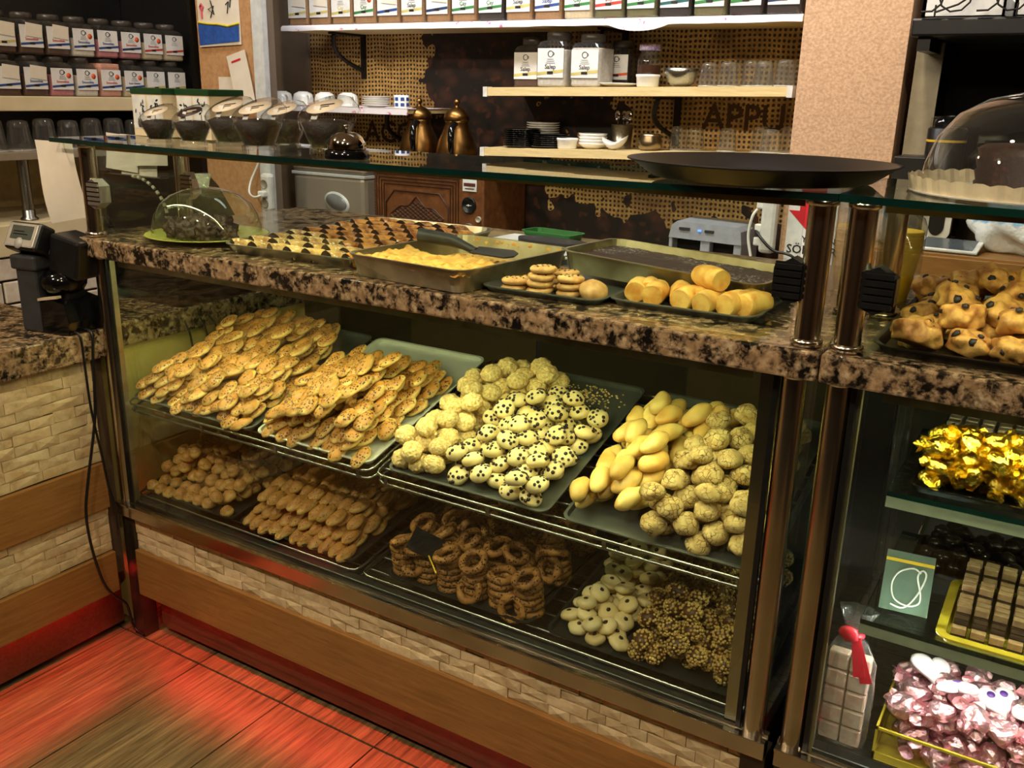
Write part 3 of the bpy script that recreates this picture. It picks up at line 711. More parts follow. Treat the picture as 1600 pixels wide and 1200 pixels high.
n3 = settle(h2, K_CHIP, 'pale round bun studded with chocolate chips in the third upper tray', 'chocolate chip buns in the third upper tray', 78, -0.075, 0.168, 0.018, 0.335,
     lambda u, v: u > (-0.045 if v < .22 else -0.045+(v-.22)*0.9) and v < 0.36-max(0, u)*0.45, 0.035, 0, 180, 8, 22)
h3 = Heap(U[3], UW[3]-0.02, TD)
n4 = settle(h3, K_YEL, 'smooth yellow finger biscuit piled on the rightmost upper tray', 'yellow fingers in the rightmost upper tray', 62, -0.162, 0.03, 0.030, 0.355,
     lambda u, v: u < (-0.062+0.10*v if v < .26 else 0.03), 0.045, -12, 26, 4, 12)
n5 = settle(h3, K_CRACK, 'round cracked sugar-dusted cookie piled on the rightmost upper tray', 'cracked cookies in the rightmost upper tray', 84, -0.035, 0.160, 0.016, 0.375,
     lambda u, v: u > (-0.028+0.10*v if v < .26 else 0.06), 0.040, 0, 180, 6, 20)
g0 = Heap(LW[0], LWW[0]-0.02, TD)
n6 = fill(g0, K_ROLL, 'small round browned biscuit heaped in the lower left tray', 'round biscuits in the lower left tray', 0.0345, 0.0365, 3,
     lambda u, v, k: 0.005+k*.03 < v < 0.40-k*0.04 and abs(u+0.004) < 0.158-k*0.018, 0, 60, 8, 14, 0.16)
g1 = Heap(LW[1], LWW[1]-0.02, TD)
n7 = fill(g1, K_LONG, 'long crumbed finger biscuit stacked in the lower middle tray', 'long crumbed biscuits in the lower middle tray', 0.031, 0.056, 4,
     lambda u, v, k: 0.005+k*.01 < v < 0.42-k*0.04 and abs(u) < 0.176-k*0.013, -4, 9, 8, 6, 0.10)
g3 = Heap(LW[3], LWW[3]-0.02, TD)
n8 = settle(g3, K_FLOW, 'white flower-shaped biscuit with a chocolate dot in the lower right tray', 'flower biscuits in the lower right tray', 66, -0.170, -0.040, 0.018, 0.36, None, 0.025, 0, 180, 14, 16)
n9 = settle(g3, K_NUT, 'dark cluster covered in chopped nuts in the lower right tray', 'nut clusters in the lower right tray', 118, -0.020, 0.172, 0.014, 0.37, None, 0.045, 0, 180, 6, 22)
# sesame rings, stacked and leaning
def ring_mesh(i):
    R1, r1 = 0.0235, 0.0080; m = MB(); n = 26
    path = [((R1+0.001*math.sin(2*a+i))*math.cos(a), (R1+0.0012*math.cos(3*a+i))*math.sin(a), 0.0008*math.sin(2*a+i*2)) for a in [2*math.pi*k/n for k in range(n)]]
    m.tube(path, [r1*(1+0.10*math.sin(5*k*0.24+i*1.7)) for k in range(n)], 9, closed=True); return m
K_RING = Kind('sesame_ring', (0.031,0.031,0.008), [ring_mesh(i) for i in range(3)], SES)
LR = 'brown sesame-coated ring biscuit stacked in the lower tray'; GR = 'sesame rings in the lower tray'; nr = 0
for q, v in enumerate([0.045, 0.105, 0.165, 0.225, 0.285, 0.345]):
    for p in range(6):
        u = -0.152+p*0.061+(0.012 if q % 2 else 0)+rnd.uniform(-.004, .004)
        if abs(u) > 0.165: continue
        hgt = max(2, (5 if q < 2 else 4 if q < 4 else 3)+rnd.choice((-1, 0, 0))); z = 0.0085; uu, vv = u, v+rnd.uniform(-.006, .006)
        for k in range(hgt):
            t = (rnd.uniform(-4, 4), rnd.uniform(-4, 4))
            K_RING.make(LW[2] @ Matrix.Translation((uu+rnd.uniform(-.002,.002), vv+rnd.uniform(-.002,.002), z)) @ Euler((R_(t[0]), R_(t[1]), rnd.uniform(0, 6))).to_matrix().to_4x4(), LR, GR); nr += 1; z += 0.0152
        if rnd.random() < 0.55:
            K_RING.make(LW[2] @ Matrix.Translation((uu+rnd.uniform(-.016,.016), vv-0.012, z+0.007)) @ Euler((R_(rnd.uniform(12, 34)), R_(rnd.uniform(-22, 22)), rnd.uniform(0, 6))).to_matrix().to_4x4(), LR, GR); nr += 1
for (u, v, z, rx, ry) in ((-.12,.02,.045,62,10),(.03,.015,.030,58,-8),(.135,.012,.022,66,14),(.16,.12,.055,55,-30),(-.03,.13,.09,40,20),(.09,.19,.085,45,-15)):
    K_RING.make(LW[2] @ Matrix.Translation((u, v, z)) @ Euler((R_(rx), R_(ry), 0)).to_matrix().to_4x4(), LR, GR); nr += 1
print('PASTRY COUNTS', n0, n1, n2, n3, n4, n5, n6, n7, n8, n9, nr)
# coconut crumbs lying on the bare back of the trays
m = MB()
for k in range(170):
    u, v = rnd.gauss(0.075, 0.045), rnd.gauss(0.405, 0.022)
    if abs(u) < 0.17 and v < 0.45: m.blob(0.0028, 0.0023, 0.0018, sub=1, c=(u, v, 0.0032), smooth=False)
o = obj('coconut_crumbs', m, COCO); o.matrix_world = U[2]; tag(o, 'loose golden coconut crumbs scattered on the bare back of the third upper tray', 'crumbs', kind='stuff')
m = MB()
for k in range(45):
    u, v = rnd.gauss(0.10, 0.025), rnd.gauss(0.425, 0.010)
    if u < 0.17 and v < 0.45: m.blob(0.0018, 0.0016, 0.0013, sub=1, c=(u, v, 0.0030), smooth=False)
o = obj('biscuit_crumbs', m, GOLDEN); o.matrix_world = U[3]; tag(o, 'small pile of golden crumbs at the back of the rightmost upper tray', 'crumbs', kind='stuff')
# black price card on a yellow stick among the rings
pc = thing('price_card', 'blank black price card on a yellow stick among the sesame rings', 'card', (-1.052,0.047,0.492))
obj('card', MB().box((-0.033,-0.0012,-0.024),(0.033,0.0012,0.024), mat=Matrix.Translation((0,0,0.035)) @ Euler((R_(-35), R_(22), R_(20))).to_matrix().to_4x4()), plain('matt_black_card', (8,8,8), 0.7, spec=0.2), pc, local=True)
obj('stick', MB().tube([(0.018,-0.012,0.018),(0.05,-0.03,-0.005)], 0.0018, 6), PAP_Y, pc, local=True)

# ------------------------------------------------------------------ on the granite worktop
GZ = 1.0858
def TR(x, y, z, rz=0, rx=0, ry=0): return Matrix.Translation((x, y, z)) @ Euler((R_(rx), R_(ry), R_(rz))).to_matrix().to_4x4()
M1 = TR(-1.415, 0.318, GZ, 3)
put_tray('baking_tray', 'large low steel tray filled with rows of glazed half-moon pastries on the worktop', M1, 0.375, 0.565, 0.020, 0.012, ALU, 0.03, 0.005)
def halfmoon(i):
    m = MB(); n = 12; secs = 9; L_ = 0.0285; vs = []
    # a dome-shaped roll with a flat cut end showing the dark filling
    for k in range(secs):
        t = k/(secs-1); x = -L_+2*L_*t; s_ = math.sqrt(max(0.05, 1-(max(0, t-0.25)/0.80)**2))*(0.97+0.03*math.sin(i+k))
        for q in range(n):
            a = math.pi*q/(n-1); vs.append((x+0.0012*mnoise.noise((k*.9, q*.7, i*5.0)), 0.0235*s_*math.cos(a), (0.0265*math.sin(a)**0.85 if 0 < q < n-1 else 0)*s_+0.0012*mnoise.noise((k*.8, q*.9, 9+i*3.0))))
    fs = [(k*n+q, k*n+q+1, (k+1)*n+q+1, (k+1)*n+q) for k in range(secs-1) for q in range(n-1)]
    m.add(vs, fs, 0, True); m.add([vs[q] for q in range(n)], [tuple(range(n))], 1); m.add([vs[(secs-1)*n+q] for q in range(n)], [tuple(reversed(range(n)))], 0)
    m.add([vs[k*n] for k in range(secs)]+[vs[k*n+n-1] for k in range(secs)], [tuple(list(range(secs))+[2*secs-1-k for k in range(secs)])], 0)
    return m
HM = [halfmoon(i) for i in range(3)]
HMg = [m.mesh('glazed_pastry', [GLAZ, CHOC]) for m in HM]; HMd = [m.mesh('dusted_pastry', [DUST, CHOC]) for m in HM]
for r_ in range(9):
    for c_ in range(7):
        u, v = -0.154+c_*0.0515, -0.240+r_*0.0600
        du = (r_ < 2 and c_ < 6) or (c_ < 2 and r_ < 4) or (c_ < 4 and r_ < 3)
        if c_ == 6 and r_ == 8: continue
        o = bpy.data.objects.new('dusted_pastry' if du else 'glazed_pastry', (HMd if du else HMg)[(r_+c_) % 3]); COL.objects.link(o)
        o.matrix_world = M1 @ TR(u+rnd.uniform(-.003,.003), v+rnd.uniform(-.003,.003), 0.0022, rnd.uniform(-14, 14)+72)
        if du: tag(o, f'pale dusted half-moon pastry in the big tray, {ORD[r_]} row back, {ORD[c_]} from left', 'pastry', 'dusted half-moon pastries')
        else: tag(o, f'shiny golden half-moon pastry in the big tray, {ORD[r_]} row back, {ORD[c_]} from left', 'pastry', 'glazed half-moon pastries')
# boerek tray
M2 = TR(-1.042, 0.160, GZ+0.001, -5)
put_tray('deep_tray', 'deep worn aluminium tray half full of yellow crumbly pie', M2, 0.292, 0.355, 0.042, 0.012, ALU, 0.02, 0.004)
def slab_mesh(w, d, base, hgt, nx, ny, freq, amp, edge):
    m = MB(); vs = []
    for i in range(nx+1):
        for j in range(ny+1):
            u, v = -w/2+w*i/nx, -d/2+d*j/ny; e = edge(u, v)
            vs.append((u, v, base+max(0.0004, (hgt+amp*mnoise.noise((u*freq, v*freq, 3.1))+amp*.5*mnoise.noise((u*freq*2.7, v*freq*2.7, 7)))*e)))
    fs = [(i*(ny+1)+j, (i+1)*(ny+1)+j, (i+1)*(ny+1)+j+1, i*(ny+1)+j+1) for i in range(nx) for j in range(ny)]
    m.add(vs, fs, 0, True); return m
o = obj('crumbly_pie', slab_mesh(0.286, 0.349, 0.003, 0.030, 44, 54, 70, 0.009, lambda u, v: max(0, min(1, (0.02-v+0.02*math.sin(u*30)-0.25*max(0, u-0.02))/0.03))), GOLDEN); o.matrix_world = M2
tag(o, 'golden yellow crumbly pie filling the front half of the deep tray', 'pie')
m = MB()
for k in range(60):
    u, v = rnd.uniform(-.13, .13), rnd.uniform(.03, .165); m.blob(rnd.uniform(.002,.006), rnd.uniform(.002,.005), rnd.uniform(.001,.003), sub=1, amp=.002, freq=200, seed=k, c=(u, v, .0045), smooth=False)
for k in range(40):
    u = rnd.uniform(-.13, .14); m.blob(rnd.uniform(.003,.009), .002, rnd.uniform(.003,.008), sub=1, amp=.002, freq=200, seed=k, c=(u, .174, rnd.uniform(.02,.036)), smooth=False)
o = obj('pie_crumbs', m, GOLDEN); o.matrix_world = M2; tag(o, 'baked crumbs stuck to the empty back of the deep tray', 'crumbs', kind='stuff')
sp = thing('spatula', 'black plastic spatula lying across the deep pie tray', 'spatula', (0,0,0))
sp.matrix_world = M2 @ TR(0.028, 0.055, 0.036, 24, 0, 0)
obj('blade', MB().prism([(-.038,-.042),(.038,-.042),(.046,.03),(.02,.045),(-.02,.045),(-.046,.03)], -0.0015, 0.0015, axis='z', mat=TR(0.01,0,0,-90,-4,0)), DGREY, sp, local=True)
obj('handle', MB().tube([(-.03,0,.0),(-.055,.004,.010),(-.085,.012,.018),(-.155,.022,.024)], [.008,.009,.013,.0145], 10), DGREY, sp, local=True)
# thin tray with chocolate chip cookies
M3 = TR(-0.800, 0.205, GZ, 2)
put_tray('baking_tray', 'thin dark tray with a few stacked chip cookies beside the pie', M3, 0.235, 0.345, 0.011, 0.008, DARKTRAY, 0.02, 0.004)
ck = [MB().lathe([(0.0005,-.0055),(.021,-.0055),(.0245,-.002),(.0245,.002),(.021,.0052),(.012,.0062),(.0005,.0065)], 22, wav=lambda k, a: 0.02*math.sin(3*a+k)+0.015*math.sin(5*a)) for _ in range(1)]
CKM = m_pastry('chip_cookie', (222,178,112), (190,138,76), None, bscale=60, bump=0.4, top=False)
chp = MB()
for k in range(9): a = k*2.4; chp.blob(.0026,.0022,.0012, sub=1, c=(.018*math.sqrt((k+.5)/9)*math.cos(a), .018*math.sqrt((k+.5)/9)*math.sin(a), .0062))
K_CK = Kind('chip_cookie', (.024,.024,.006), ck, CKM, [chp], 'chocolate_chips', CHOC, 'cookie', 'dark chocolate chips')
CKP = [(-.062,-.142,0,'lowest of the left stack'),(-.060,-.142,1,'second of the left stack'),(-.040,-.108,0,'behind the left stack, lowest'),(-.040,-.108,1,'on top behind the left stack, tilted'),
       (-.012,-.138,0,'lowest of the middle stack'),(-.012,-.138,1,'second of the middle stack'),(-.010,-.138,2,'middle of the middle stack'),(-.008,-.134,3,'topmost of the middle stack'),
       (.043,-.128,0,'lowest of the right stack'),(.044,-.128,1,'second of the right stack'),(.044,-.128,2,'topmost of the right stack'),(.012,-.086,0,'lowest behind the right stack'),(.012,-.086,1,'second behind the right stack'),(.014,-.084,2,'topmost behind the right stack')]
for (u, v, k, t) in CKP:
    K_CK.make(M3 @ TR(u, v, .0085+k*.0128, rnd.uniform(0,360), rnd.uniform(-4,4), rnd.uniform(-4,4)), 'flat round chocolate chip cookie, '+t, 'chip cookies on the thin tray')
o = obj('round_bun', MB().blob(.027,.025,.021, sub=3, amp=.004, freq=50, flat=-.015), CKM); o.matrix_world = M3 @ TR(.090,-.128,.0165); tag(o, 'single cracked round bun right of the stacked chip cookies', 'bun')
# thin tray with short rolls
M4 = TR(-0.548, 0.240, GZ, 1)
put_tray('baking_tray', 'thin steel tray of short golden rolls near the right post', M4, 0.255, 0.345, 0.012, 0.008, DARKTRAY, 0.02, 0.004)
RM = []
for i in range(3):
    m = MB(); m.tube([(0,-.031,0),(0,-.0305,0),(0,-.018,.001),(0,0,.0015),(0,.018,.001),(0,.0305,0)], [.017,.0188,.0196,.0202,.0196,.017], 16)
    m.v = [(x+.002*mnoise.noise((x*60+i*9,y*60,z*60)), y, z+.002*mnoise.noise((x*60,y*60+i*5,z*60))) for x, y, z in m.v]; RM.append(m.mesh('short_roll', GOLDEN))
RP = [(-.098,-.108,0,12),(-.060,-.118,0,8),(-.022,-.098,0,20),(.000,-.125,0,-6),(.040,-.128,0,-10),(.078,-.118,0,-14),(.108,-.104,0,-20),(.018,-.100,0,10),(-.080,-.098,0,15),(.030,-.108,1,55),(.092,-.098,0,-12)]
for k, (u, v, l, a) in enumerate(RP):
    o = bpy.data.objects.new('short_roll', RM[k % 3]); COL.objects.link(o); o.matrix_world = M4 @ TR(u, v, .0205+l*.035, a)
    tag(o, 'single golden roll lying on top of the other short rolls' if l else 'short golden roll on the thin tray, '+['first at the left front','second at the left front','third from the left','fourth from the left, front','front, right of the middle','front, second from the right','rightmost','behind the front middle','behind the left end','','behind the right end'][k], 'roll', 'short rolls on the thin tray')
# brownie tray lying across both thin trays
M5 = TR(-0.632, 0.280, GZ+0.0145, -5, 0, 2.2)
put_tray('deep_tray', 'deep aluminium tray of dark brownie cake lying across the two thin trays', M5, 0.400, 0.205, 0.040, 0.010, ALU, 0.018, 0.004)
BROWNIE = m_brownie('brownie', (58,36,26), (190,180,172), 0.12)
o = obj('brownie_cake', slab_mesh(0.392, 0.197, 0.003, 0.024, 40, 24, 60, 0.002, lambda u, v: 1.0), BROWNIE); o.matrix_world = M5; tag(o, 'dark brownie cake dusted with powder filling the deep tray', 'cake')
kn = thing('knife', 'broad cake knife blade sticking out from under the short roll tray', 'knife', (-0.40,0.10,GZ), rz=R_(-18))
obj('blade', MB().prism([(-.17,-.016),(.0,-.016),(.035,-.004),(.03,.010),(.0,.014),(-.17,.014)], 0.0004, 0.0018, axis='z'), CHROME, kn, local=True)
obj('handle', MB().box((-.28,-.012,.0002),(-.17,.012,.014), bev=.004), BLACK, kn, local=True)
# white board with dark cake behind
wb = tag(obj('cake_board', MB().box((-.15,-.11,0),(.15,.11,.004), mat=TR(-1.085,.545,GZ,-4)), SIGNW), 'white cake board behind the deep trays', 'board')
o = obj('flat_cake', MB().prism([(.095*math.cos(a)*(1+.06*math.sin(3*a)), .045*math.sin(a)*(1+.1*math.cos(2*a))) for a in [k*math.pi/14 for k in range(28)]], 0.0042, .016, axis='z', mat=TR(-1.06,.560,GZ,-4)), m_brownie('dark_cake', (36,30,34), (120,116,122), 0.05)); tag(o, 'flat dark cake lying on the white cake board', 'cake')
o = obj('green_tray', tray_mb(.15, .07, .014, .005, .01, .004), plain('green_plastic', (36,110,48), 0.4)); o.matrix_world = TR(-1.13,.692,GZ,-6); tag(o, 'small green plastic tray behind the white cake board', 'tray')
# dome with chocolate cake pieces
DX, DY = -1.752, 0.135
PLG = plain('green_glass_plate', (182,180,92), 0.15, 0, (158,162,72), 20)
o = obj('cake_plate', MB().lathe([(0,0),(.06,0),(.095,.004),(.140,.013),(.142,.0145),(.139,.0150),(.094,.0070),(.06,.0042),(0,.0040)], 48, (DX,DY,GZ)), PLG); tag(o, 'bright green glass plate under the glass cake dome', 'plate')
dm = thing('cake_dome', 'clear glass dome over chocolate cakes on the green plate', 'dome', (DX,DY,GZ+.0118))
prof = [(.124,0.0005),(.125,.003),(.124,.022),(.117,.048),(.102,.072),(.078,.091),(.048,.103),(.018,.1085),(.0,.109)]
obj('cover', MB().lathe_open(prof, 48, c=(0,0,0)), GDOME, dm, local=True)
obj('knob', MB().lathe([(.010,.108),(.0115,.112),(.013,.122),(.0185,.137),(.019,.1385),(.016,.1395),(0,.139)], 20, wav=lambda k, a: .03*math.sin(10*a) if k > 2 else 0), glassy('knob_glass', (.86,.92,.80), 1.5, 0.05, .25), dm, local=True)
CAKE = m_brownie('chocolate_cake', (54,35,21), (88,62,38), 0.15)
for k, (u, v, t, s_) in enumerate([(-.075,-.03,'leftmost at the front',1),(-.035,-.055,'front, second from the left',1),(.005,-.06,'front, third from the left',1.05),(.045,-.045,'front, right of the middle',1),(.082,-.01,'rightmost',.75),(-.045,.0,'left, behind the front row',1.15),(.0,-.01,'tallest in the middle',1.35),(.042,.008,'right, behind the front row',1.2),(-.01,.05,'at the back',1.1)]):
    o = obj('chocolate_cake', MB().blob(.026*s_,.024*s_,.024*s_, sub=4, amp=.013, freq=130, seed=k, flat=-.014), CAKE); o.matrix_world = TR(DX+u, DY+v, GZ+.0055+.0170*s_); tag(o, 'crumbly chocolate cake piece under the glass dome, '+t, 'cake', 'chocolate cake pieces under the dome')

# ------------------------------------------------------------------ on the glass top
TZ = 1.3112
LIDW = plain('cream_oval_label', (236,220,196), 0.5); LIDB = plain('brown_oval_label', (52,30,26), 0.5)
HONEY = m_brownie('dark_sweets', (34,22,15), (92,62,34), 0.12)
def candy_cup(x, y, k, label, dark=False, rz=15):
    c = thing('candy_cup', label, 'cup', (x, y, TZ-0.0045*(1-abs(2*(x+2.043)/1.743-1)**2)), 'clear cups of dark sweets on the glass top', R_(rz)); s_ = k
    obj('foot', MB().lathe_open([(.034*s_,0.0002),(.034*s_,.012*s_),(.030*s_,.0125*s_),(.029*s_,.001)], 20), GCLEAR, c, local=True)
    obj('cup', MB().lathe_open([(.0,.011*s_),(.029*s_,.0115*s_),(.052*s_,.060*s_),(.053*s_,.064*s_)], 24), GCLEAR, c, local=True)
    obj('sweets', MB().lathe([(.0,.0125*s_),(.0275*s_,.013*s_),(.047*s_,.055*s_),(.030*s_,.062*s_),(0,.064*s_)], 18), HONEY, c, local=True)
    T = TR(.002*s_,-.002,.072*s_,0,26,-8)
    obj('lid', MB().lathe_open([(.056*s_,-.010*s_),(.058*s_,-.006*s_),(.056*s_,-.001*s_),(.052*s_,.010*s_),(.046*s_,.013*s_),(0,.0135*s_)], 24, mat=T), GCLEAR, c, local=True)
    obj('lid_label', MB().lathe([(.036*s_,0),(.036*s_,.0006),(0,.0007)], 24, mat=T @ Matrix.Translation((0,0,.0138*s_)) @ Matrix.Diagonal((1,.72,1,1))), LIDB if dark else LIDW, c, local=True)['label'] = 'dark brown oval label' if dark else 'cream oval label'
    obj('lid_print', MB().box((-.018*s_,-.004*s_,0),(.010*s_,-.001*s_,.0003), mat=T @ Matrix.Translation((0,0,.0147*s_))).box((-.010*s_,.003*s_,0),(.018*s_,.007*s_,.0003), mat=T @ Matrix.Translation((0,0,.0147*s_))), LIDW if dark else INK, c, local=True)
    obj('price_tag', MB().box((-.0085*s_,-.0545*s_,.036*s_),(.0085*s_,-.0535*s_,.064*s_), mat=TR(0,.006*s_,.004*s_,-25,-24,0)), SIGNW, c, local=True)
    return c
candy_cup(-1.745, .020, .80, 'clear cup of dark sweets, leftmost on the glass top')
candy_cup(-1.655, .035, .82, 'clear cup of dark sweets with a dark brown lid label', True)
candy_cup(-1.560, .055, 1.0, 'clear cup of dark sweets, third from the left on the glass top')
candy_cup(-1.470, .120, .95, 'clear cup of dark sweets half hidden behind its neighbours')
candy_cup(-1.432, .010, 1.0, 'clear cup of dark sweets, fourth from the left on the glass top')
candy_cup(-1.285, .050, 1.08, 'clear cup of dark sweets right behind the chrome bell')
be = thing('desk_bell', 'chrome service bell with a black base on the glass top', 'bell', (-1.197,.005,TZ-.005))
obj('base', MB().lathe([(.041,0),(.043,.004),(.040,.014),(.034,.018),(0,.018)], 32), BLACKG, be, local=True)
obj('bell', MB().lathe([(.036,.018),(.0365,.021),(.035,.030),(.029,.040),(.018,.047),(.006,.049),(0,.049)], 32), CHROME, be, local=True)
obj('button', MB().lathe([(.003,.049),(.003,.056),(.006,.058),(.006,.061),(0,.062)], 14), CHROME, be, local=True)
TINC = plain('cream_carton', (226,206,170), .6)
def tea_box(x, y, label, rz=0):
    c = thing('tea_box', label, 'box', (x, y, TZ), 'tea boxes with green lids', R_(rz))
    obj('carton', MB().box((-.068,-.045,0),(.068,.045,.098)), TINC, c, local=True)
    obj('lid', MB().box((-.0705,-.0475,.0975),(.0705,.0475,.112), bev=.002), plain('dark_green_lid', (26,66,36), .35), c, local=True)
    m = MB(); g = random.Random(int(x*100))
    for pn in range(2):
        m2 = -0.034+pn*.068
        m.box((m2-.030,-.0458,.018),(m2+.030,-.0452,.094), 1)
        for q in range(7):
            a = g.uniform(0, 3.1); px, pz = m2+g.uniform(-.02,.02), g.uniform(.05,.088)
            m.blob(.0065,.0004,.0028, sub=1, mat=TR(px,-.0461,pz) @ Matrix.Rotation(a, 4, 'Y'))
        m.box((m2-.001,-.0464,.022),(m2+.001,-.0459,.055)); m.prism([(m2-.010,.02),(m2+.010,.02),(m2+.013,.032),(m2,.042),(m2-.013,.032)], -.0464, -.0459)
    for q in range(9):
        m.blob(.0004,.0065,.0028, sub=1, mat=TR(-.0684,g.uniform(-.035,.035),g.uniform(.02,.09)) @ Matrix.Rotation(g.uniform(0,3), 4, 'X'))
    obj('printed_plants', m, [INK, SIGNW], c, local=True)
    return c
tea_box(-1.955, .205, 'cream tea box with a dark green lid and black plant print, left of the pair', -8); tea_box(-1.805, .215, 'cream tea box with a dark green lid and black plant print, right of the pair', -8)
rt = thing('round_tray', 'large round black serving tray lying on the glass top over the posts', 'tray', (-.437,.092,TZ))
obj('pan', MB().lathe([(0,.0005),(.150,.0005),(.166,.004),(.198,.026),(.205,.0275),(.205,.0292),(.197,.0292),(.164,.0068),(.150,.0034),(0,.0032)], 56), plain('black_tray_plastic', (15,15,18), .42, 0, (11,11,13), 30, spec=.25), rt, local=True)
kd = thing('cake_board', 'white scalloped cake board under the chocolate cake on the right glass top', 'board', (-.052,.14,TZ))
obj('board', MB().lathe([(0,0.0002),(.175,.0002),(.176,.002),(0,.002)], 40, smooth=False), SIGNW, kd, local=True)
m = MB(); n = 120; vs = []
for k in range(n):
    a = 2*math.pi*k/n; rr = .172+.001*math.sin(40*a); vs += [(rr*math.cos(a), rr*math.sin(a), .002), (rr*1.03*math.cos(a), rr*1.03*math.sin(a), .020+.003*abs(math.sin(a*20)))]
m.add(vs, [(2*k, 2*((k+1) % n), 2*((k+1) % n)+1, 2*k+1) for k in range(n)]); obj('paper_lace', m, plain('cream_paper_lace', (226,212,176), .8), kd, local=True)
o = obj('chocolate_layer_cake', MB().lathe([(0,.0),(.098,.0),(.1,.012),(.097,.014),(.1,.028),(.097,.030),(.1,.045),(.097,.047),(.1,.058),(.09,.064),(0,.066)], 48, wav=lambda k, a: .015*mnoise.noise((math.cos(a)*3, math.sin(a)*3, k*.7))), m_brownie('cake_crumb', (44,24,16), (80,44,26), .2)); o.location = (-.045,.15,TZ+.0022); tag(o, 'dark layered chocolate cake under the right glass dome', 'cake')
dd = thing('cake_dome', 'large clear dome over the chocolate layer cake on the right', 'dome', (-.052,.14,TZ+.0023))
obj('cover', MB().lathe_open([(.160,0.0005),(.1615,.004),(.158,.035),(.146,.072),(.122,.104),(.088,.124),(.045,.134),(0,.136)], 56), GDOMEH, dd, local=True)
obj('knob', MB().lathe([(.008,.136),(.009,.142),(.017,.15),(.017,.16),(0,.164)], 20), GCLEAR, dd, local=True)

# ------------------------------------------------------------------ wall shelves behind the counter
def sz2(x): return 1.448+(x+1.85)*0.0178
def sz3(x): return 1.244+(x+1.85)*0.029
def tilted_shelf(name, label, x0, x1, f, th, y0, y1, mat, caps=True):
    c = thing(name, label, 'shelf', ((x0+x1)/2, y1, f((x0+x1)/2)))
    vs = [(x0,y0,f(x0)-th),(x1,y0,f(x1)-th),(x1,y1,f(x1)-th),(x0,y1,f(x0)-th),(x0,y0,f(x0)),(x1,y0,f(x1)),(x1,y1,f(x1)),(x0,y1,f(x0))]
    obj('board', MB().add(vs, [(0,3,2,1),(4,5,6,7),(0,1,5,4),(1,2,6,5),(2,3,7,6),(3,0,4,7)]), mat, c)
    if caps:
        for x in (x0, x1-.012):
            obj('end_cap', MB().box((x-.003,y0-.003,f(x)-th-.003),(x+.014,y0+.03,f(x)+.002)), plain('white_cap', (220,216,206), .5), c)
    return c
def bracket(parent, x, ztop, drop, y0=1.54, y1=1.739):
    m = MB().box((x-.011,y1-.010,ztop-drop),(x+.011,y1,ztop)); m.box((x-.011,y0,ztop-.008),(x+.011,y1,ztop))
    pts = [(x-.030*math.sin(math.pi*t), y0+.02+(y1-y0-.02)*(t**1.4), ztop-.008-drop*.78*t**.75) for t in [k/9 for k in range(10)]]
    m.tube(pts, .009, 6); return obj('bracket', m, IRON, parent)
s1 = tilted_shelf('wall_shelf', 'top wall shelf covered with a printed white cloth, holding a row of jars', -2.80, -0.775, lambda x: 1.660, .016, 1.47, 1.739, BIRCH, False)
m = MB(); nx = 90
vs = []
for k in range(nx+1):
    x = -2.805+2.03*k/nx; dr = .020+.003*mnoise.noise((x*9,0,1))+(.020*max(0, 1-((x+1.28)/.10)**2) if abs(x+1.28) < .10 else 0)
    vs += [(x,1.738,1.6625),(x,1.470,1.6625),(x,1.462+.004*mnoise.noise((x*14,2,0)),1.655),(x,1.4615+.005*mnoise.noise((x*20,5,0)),1.662-dr)]
m.add(vs, [(4*k+j, 4*k+j+1, 4*k+j+5, 4*k+j+4) for k in range(nx) for j in range(3)], 0, True); obj('cloth', m, CLOTH, s1)
bracket(s1, -2.62, 1.643, .17)
bracket(s1, -1.45, 1.643, .12)
s2 = tilted_shelf('wall_shelf', 'middle birch wall shelf with salep jars, bowl and tea glasses', -1.855, -0.785, sz2, .028, 1.47, 1.739, BIRCH)
bracket(s2, -1.24, sz2(-1.24)-.029, .16)
s3 = tilted_shelf('wall_shelf', 'lower birch wall shelf with plates, bowls and cups', -1.865, -0.79, sz3, .027, 1.47, 1.739, BIRCH)
s4 = tilted_shelf('wall_shelf', 'short cloth-covered shelf with white cups at the left of the mural', -2.88, -2.17, lambda x: 1.366, .016, 1.44, 1.739, BIRCH, False)
obj('cloth', MB().box((-2.885,1.433,1.345),(-2.165,1.439,1.3675)).box((-2.885,1.433,1.3662),(-2.165,1.738,1.3685)), CLOTH, s4)
bracket(s4, -2.36, 1.349, .16)
JARP = glassy('jar_plastic', (.86,.85,.83), 1.45, .04, .02)
LABEL = plain('jar_label', (228,226,222), .6, 0, (214,212,208), 20); LIDP = plain('clear_grey_lid', (74,68,62), .35, 0, (56,52,48))
COLS = {'blue': (36,72,140), 'yellow': (206,190,110), 'green': (52,128,62), 'red': (196,60,44), 'navy': (30,52,96), 'teal': (30,92,92), 'orange': (222,96,50)}
POW = {'brown': (92,62,44), 'white': (226,220,208), 'pink': (206,132,140), 'dark tea': (46,32,26), 'tan': (170,128,84), 'green tea': (110,104,64), 'peach': (218,158,136), 'cream': (214,196,160), 'dark': (36,28,24)}
JC = {}
def jm(key, fn):
    if key not in JC: JC[key] = fn()
    return JC[key]
def rlathe(loops, n=4):
    m = MB(); vs = []; k = 0
    for w_, d_, r_, z in loops:
        p = rrect(w_, d_, r_, n); k = len(p); vs += [(x, y, z) for x, y in p]
    return m.add(vs, [(i*k+q, i*k+(q+1) % k, (i+1)*k+(q+1) % k, (i+1)*k+q) for i in range(len(loops)-1) for q in range(k)]+[tuple(reversed(range(k))), tuple((len(loops)-1)*k+q for q in range(k))], 0, False)
